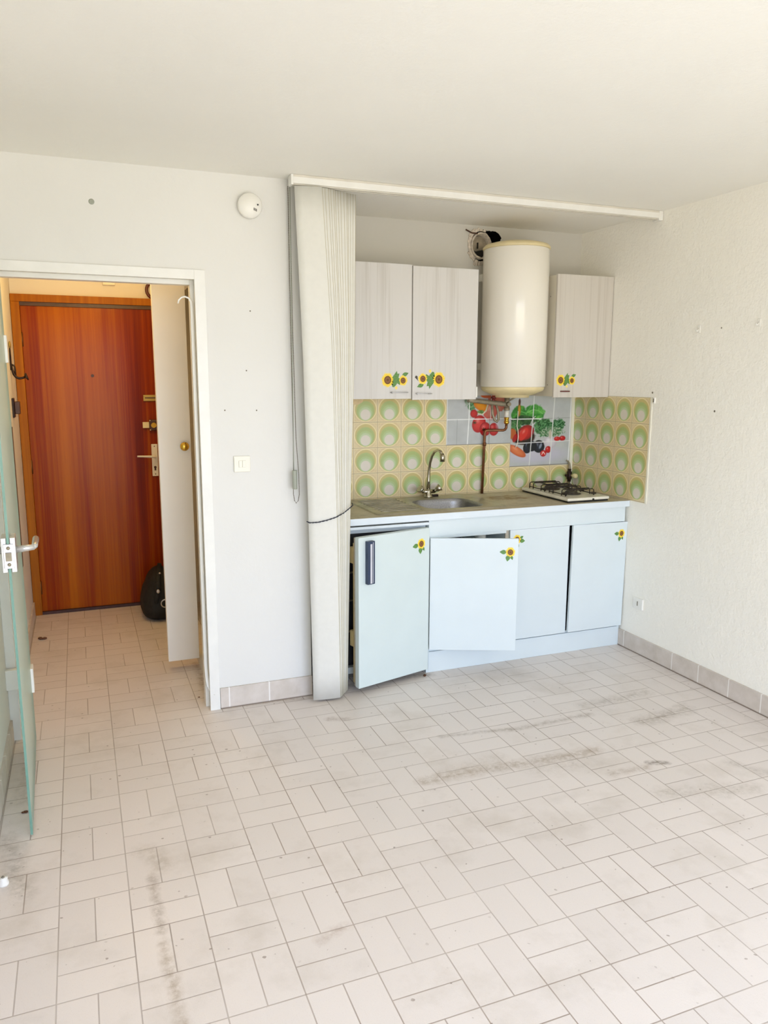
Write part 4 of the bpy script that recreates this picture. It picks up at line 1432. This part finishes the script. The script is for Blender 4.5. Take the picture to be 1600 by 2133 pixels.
def vnoise(X, Y, s, seed):
    out = np.zeros_like(X)
    amp, tot = 1.0, 0.0
    for o in range(4):
        r_ = np.random.RandomState(seed + o).rand(64, 64)
        x, y = X * s * 2 ** o, Y * s * 2 ** o
        xi, yi = np.floor(x).astype(int), np.floor(y).astype(int)
        fx, fy_ = x - xi, y - yi
        fx, fy_ = fx * fx * (3 - 2 * fx), fy_ * fy_ * (3 - 2 * fy_)
        g = lambda a, b: r_[a % 64, b % 64]
        v = (g(xi, yi) * (1 - fx) + g(xi + 1, yi) * fx) * (1 - fy_) + (g(xi, yi + 1) * (1 - fx) + g(xi + 1, yi + 1) * fx) * fy_
        out += v * amp; tot += amp; amp *= 0.55
    return out / tot


class Paint:
    def __init__(self, nx, ny, fx, fy_):
        i, j = np.meshgrid(np.arange(nx + 1), np.arange(ny + 1), indexing='ij')
        self.X, self.Y = fx(i / nx), fy_(j / ny)
        self.c = np.zeros(self.X.shape + (3,))

    def fill(self, c):
        n_ = vnoise(self.X, self.Y, 0.01, 3)[..., None]
        self.c[:] = np.array(c) * (0.95 + 0.1 * n_)

    def blend(self, m, c):
        m = np.clip(m, 0, 1)[..., None]
        self.c = self.c * (1 - m) + np.array(c) * m

    def ell(self, x, y, rx, ry, c, rot=0, soft=6, hi=None, edge=None, alpha=1.0, lump=0.0, seed=1):
        a = math.radians(rot)
        dx, dy = self.X - x, self.Y - y
        u = (dx * math.cos(a) + dy * math.sin(a)) / rx
        v = (-dx * math.sin(a) + dy * math.cos(a)) / ry
        d = np.sqrt(u * u + v * v)
        if lump:
            d = d + lump * (vnoise(self.X, self.Y, 0.04, seed) - 0.5)
        m = np.clip((1 - d) * min(rx, ry) / soft + 0.5, 0, 1) * alpha
        col = np.ones(self.X.shape + (3,)) * np.array(c)
        if edge is not None:
            k = np.clip(d, 0, 1)[..., None] ** 2.5
            col = col * (1 - k) + np.array(edge) * k
        if hi is not None:
            k = np.clip(1 - np.sqrt((u + 0.3) ** 2 + (v + 0.35) ** 2) / 0.45, 0, 1)[..., None]
            col = col * (1 - 0.8 * k) + np.array(hi) * 0.8 * k
        m = m[..., None]
        self.c = self.c * (1 - m) + col * m

    def leafy(self, x, y, rx, ry, c1, c2, s=0.05, seed=9, lump=0.9):
        d = np.sqrt(((self.X - x) / rx) ** 2 + ((self.Y - y) / ry) ** 2) + lump * (vnoise(self.X, self.Y, s, seed) - 0.5)
        m = np.clip((1 - d) * 8, 0, 1)
        k = np.clip((vnoise(self.X, self.Y, s * 1.6, seed + 30) - 0.35) * 3.2, 0, 1)[..., None]
        col = np.array(c1) * (1 - k) + np.array(c2) * k
        m = m[..., None]
        self.c = self.c * (1 - m) + col * m

    def line(self, pts_, w, c, alpha=1.0):
        m = np.zeros_like(self.X)
        for (x0, y0), (x1, y1) in zip(pts_, pts_[1:]):
            dx, dy = x1 - x0, y1 - y0
            t = np.clip(((self.X - x0) * dx + (self.Y - y0) * dy) / (dx * dx + dy * dy), 0, 1)
            d = np.hypot(self.X - x0 - t * dx, self.Y - y0 - t * dy)
            m = np.maximum(m, np.clip((w - d) / 3 + 0.5, 0, 1))
        self.blend(m * alpha, c)

    def build(self, name, x0, x1, z0, z1, y, label):
        nx, ny = self.X.shape[0] - 1, self.X.shape[1] - 1
        m = MB()
        for i in range(nx + 1):
            for j in range(ny + 1):
                m.v.append((x0 + (x1 - x0) * i / nx, y, z0 + (z1 - z0) * j / ny))
        for i in range(nx):
            for j in range(ny):
                a = i * (ny + 1) + j
                m.face((a, a + ny + 1, a + ny + 2, a + 1))
        nb = len(m.v)
        m.box(x0, x1, y + 0.0002, -0.0016, z0, z1)
        o = m.build(name, 'print')
        at = o.data.color_attributes.new('print', 'FLOAT_COLOR', 'POINT')
        cc = np.clip(self.c, 0, 255) / 255.0
        ln = np.where(cc <= 0.04045, cc / 12.92, ((cc + 0.055) / 1.055) ** 2.4)
        arr = np.ones((len(m.v), 4))
        arr[:nb, :3] = ln.reshape(-1, 3)
        arr[nb:, :3] = 0.55
        at.data.foreach_set('color', arr.astype(np.float32).ravel())
        return tag(o, label, 'picture tiles', 'printed vegetable picture tiles')


GREY = (186, 190, 190)
p1 = Paint(180, 120, lambda t: 60 + 748 * t, lambda t: 770 - 545 * t)
p1.fill(GREY)
p1.leafy(345, 310, 55, 90, (40, 96, 50), (120, 160, 110), 0.05, 4)
p1.leafy(290, 290, 30, 60, (120, 150, 120), (176, 184, 176), 0.08, 6)
p1.ell(640, 300, 110, 110, (206, 120, 96), 20, 8, edge=(190, 90, 70), lump=0.3)
p1.ell(560, 400, 85, 95, (214, 128, 110), 10, 8, (236, 190, 170), (196, 80, 70), lump=0.3, seed=5)
p1.ell(520, 215, 80, 40, (202, 92, 44), 0, 6)
p1.ell(450, 330, 92, 62, (226, 150, 34), 28, 5, (244, 186, 70), (206, 110, 24))
p1.line([(360, 390), (420, 420), (470, 430), (510, 395), (528, 330), (512, 290)], 9, (222, 214, 180))
p1.leafy(450, 405, 40, 22, (60, 110, 50), (130, 160, 90), 0.08, 12)
p1.ell(370, 425, 42, 45, (196, 44, 44), 0, 6, edge=(150, 24, 26))
p1.ell(430, 540, 78, 98, (206, 56, 52), 15, 5, (236, 150, 140), (162, 26, 30))
p1.ell(605, 605, 58, 72, (204, 50, 50), 0, 5, (232, 130, 124), (158, 24, 28))
p1.ell(505, 600, 66, 78, (198, 42, 44), 0, 5, (230, 120, 116), (150, 22, 26))
for a in range(7):
    p1.line([(490, 605), (490 + 26 * math.cos(a * 0.9), 605 + 20 * math.sin(a * 0.9))], 3.5, (40, 44, 22))
    p1.line([(380, 525), (380 + 22 * math.cos(a * 0.9), 525 + 16 * math.sin(a * 0.9))], 3.0, (40, 50, 26))
p1.ell(690, 560, 60, 60, (206, 204, 214), 0, 30, alpha=0.6)
p1.line([(60, 488), (310, 488)], 4.5, (244, 246, 244)); p1.line([(310, 486), (808, 488)], 4.0, (240, 242, 240))
p1.line([(316, 225), (314, 490), (300, 770)], 5.0, (240, 242, 240)); p1.line([(180, 490), (176, 770)], 2.2, (150, 154, 152))
p1.line([(570, 225), (566, 490)], 4.0, (232, 232, 230)); p1.line([(556, 490), (552, 770)], 3.0, (140, 140, 136))
p1.line([(64, 225), (62, 770)], 4.5, (240, 242, 240)); p1.line([(60, 768), (808, 768)], 3.0, (120, 116, 106))
p1.build('picture_tiles', -0.925, -0.476, 1.203, 1.503, -0.0030, 'grey picture tiles printed with tomatoes and an orange, left of the pipe fittings')

p2 = Paint(180, 180, lambda t: 815 + 690 * t, lambda t: 1030 - 815 * t)
p2.fill(GREY)
p2.ell(1120, 900, 330, 90, (196, 192, 212), 0, 60, alpha=0.7)
p2.leafy(900, 440, 90, 120, (34, 112, 34), (74, 152, 52), 0.02, 3, 0.5)
p2.leafy(1075, 420, 118, 108, (40, 124, 40), (96, 176, 76), 0.02, 8, 0.5)
p2.leafy(960, 500, 150, 60, (20, 60, 26), (50, 90, 44), 0.03, 5, 0.6)
p2.leafy(870, 560, 70, 70, (36, 84, 40), (92, 140, 84), 0.05, 15, 0.7)
p2.line([(870, 430), (930, 400), (985, 420), (1010, 380)], 5, (96, 176, 84)); p2.line([(1000, 410), (1060, 380), (1120, 390), (1175, 430)], 5, (120, 190, 100))
p2.ell(905, 380, 17, 78, (196, 150, 44), 0, 5, edge=(120, 76, 20)); p2.ell(906, 290, 12, 36, (72, 40, 30), 0, 5)
p2.leafy(1190, 590, 120, 105, (22, 70, 34), (98, 158, 100), 0.045, 21, 0.7)
p2.leafy(1360, 560, 80, 80, (24, 76, 40), (120, 170, 124), 0.06, 24, 0.9)
p2.leafy(1290, 640, 140, 60, (60, 110, 66), (178, 190, 168), 0.06, 27, 0.9)
p2.ell(960, 690, 130, 90, (44, 26, 22), 0, 14)
p2.ell(835, 650, 45, 60, (178, 90, 40), 0, 8)
p2.ell(985, 640, 100, 80, (190, 32, 30), -35, 5, (232, 130, 110), (122, 14, 16))
p2.ell(960, 660, 40, 82, (206, 46, 40), 28, 9, (236, 150, 130))
p2.ell(868, 700, 24, 50, (160, 22, 24), 20, 6)
p2.ell(1015, 810, 52, 72, (34, 40, 56), 15, 5, (120, 130, 150), (12, 14, 24))
p2.ell(1140, 805, 66, 74, (34, 40, 54), -10, 5, (130, 140, 156), (12, 14, 24))
p2.ell(1060, 800, 60, 60, (22, 26, 38), 0, 8)
p2.ell(1160, 800, 14, 34, (150, 160, 176), 20, 8, alpha=0.8)
p2.ell(890, 850, 120, 46, (214, 120, 74), 33, 5, (236, 160, 120), (184, 84, 46))
p2.ell(1270, 760, 74, 72, (212, 208, 214), 0, 8, (236, 234, 236), (186, 180, 190))
p2.ell(1268, 665, 16, 50, (196, 188, 170), 0, 8)
p2.ell(1350, 722, 36, 26, (196, 34, 36), 0, 5, (236, 140, 130)); p2.ell(1412, 718, 36, 30, (200, 30, 34), 0, 5, (240, 150, 140), (150, 16, 20))
p2.ell(1250, 845, 34, 40, (200, 34, 36), 0, 5, (240, 150, 140), (150, 16, 20)); p2.ell(1195, 888, 36, 38, (208, 36, 36), 0, 5, (244, 160, 150), (156, 16, 20))
p2.line([(1195, 870), (1178, 900)], 4, (240, 220, 210)); p2.line([(1195, 870), (1215, 900)], 4, (240, 220, 210))
p2.line([(815, 484), (1160, 486)], 5.0, (242, 244, 242)); p2.line([(1160, 486), (1505, 478)], 3.0, (150, 152, 150))
p2.line([(880, 762), (1505, 748)], 4.5, (226, 226, 224)); p2.line([(1070, 215), (1062, 490), (1050, 760), (1036, 1030)], 4.5, (224, 226, 224))
p2.line([(1306, 215), (1296, 490), (1284, 760), (1274, 1030)], 5.0, (226, 228, 226)); p2.line([(815, 1028), (1505, 1020)], 3.5, (120, 112, 98))
p2.line([(1500, 215), (1496, 760), (1490, 1000)], 5.0, (246, 246, 244)); p2.line([(818, 500), (812, 1030)], 3.0, (170, 166, 156))
p2.line([(1040, 540), (1062, 480), (1090, 455)], 3, (240, 240, 238))
p2.build('picture_tiles', -0.476, -0.027, 1.053, 1.503, -0.0030, 'grey picture tiles printed with lettuce, pepper and eggplants, above the hob')

# gas tap in the corner
gv = empty('gas_tap', (-0.040, -0.030, 0.985), 'brass gas tap with an ivory handle in the corner behind the hob', 'tap')
MB().tube([(0.0, 0, -0.088), (0, 0, 0.05), (-0.004, 0, 0.075), (-0.016, -0.003, 0.092), (-0.030, -0.006, 0.098)], [0.008, 0.008, 0.0065, 0.0055, 0.005], 10).build('feed_pipe', 'pipegrey', gv)
MB().tube([(0, 0, -0.042), (0, 0, -0.030), (0, 0, -0.026), (0, 0, 0.022), (0, 0, 0.026), (0, 0, 0.042)], [0.012, 0.012, 0.016, 0.016, 0.011, 0.011], 8).build('valve_body', 'iron', gv)
MB().cyl((-0.036, -0.012, 0.0), (0, 0, 0), 0.008, n=10).build('outlet', 'iron', gv)
MB().tube([(0.003, -0.014, 0), (0.004, -0.030, 0), (0.006, -0.045, 0), (0.008, -0.062, 0), (0.009, -0.070, 0)], [0.006, 0.010, 0.016, 0.015, 0.007], 14).build('handle', 'plastic_ivory', gv)

# ------------------------------------------------------------------ bits on the floor
sdp = empty('door_stop', (-3.322, -1.722, 0), 'white rubber door stop on the floor at the lower left', 'door stop')
MB().lathe([(0, 0), (0.016, 0), (0.017, 0.006), (0.013, 0.020), (0.014, 0.024), (0, 0.026)], (0, 0, 0), 'z', 20).build('body', 'plastic_white', sdp)
MB().ball((0, 0, 0.026), 0.005, 8, 5).build('screw', 'bead', sdp)


def crumb(name, x, y, s, label, mat='debris', n=3):
    m = MB()
    for k in range(n):
        m.ball((random.uniform(-s, s) * 0.7, random.uniform(-s, s) * 0.7, s * 0.32), s * random.uniform(0.5, 0.8), 9, 6, sc=(1, random.uniform(0.6, 1), 0.42))
    tag(m.build(name, mat, loc=(x, y, 0)), label, 'debris')


crumb('dry_leaf', -3.285, -1.285, 0.011, 'small brown crumb on the floor by the open glass door')
crumb('dry_leaf', -3.300, 0.805, 0.020, 'small red-brown dry leaf on the hall floor by the left wall', 'debris', 4)
crumb('dirt_crumb', -2.525, -0.45, 0.007, 'tiny dark crumb on the floor in the hall doorway')
crumb('dirt_crumb', -1.325, -0.60, 0.012, 'small reddish crumb on the floor under the fridge door hinge')

bpy.context.view_layer.update()
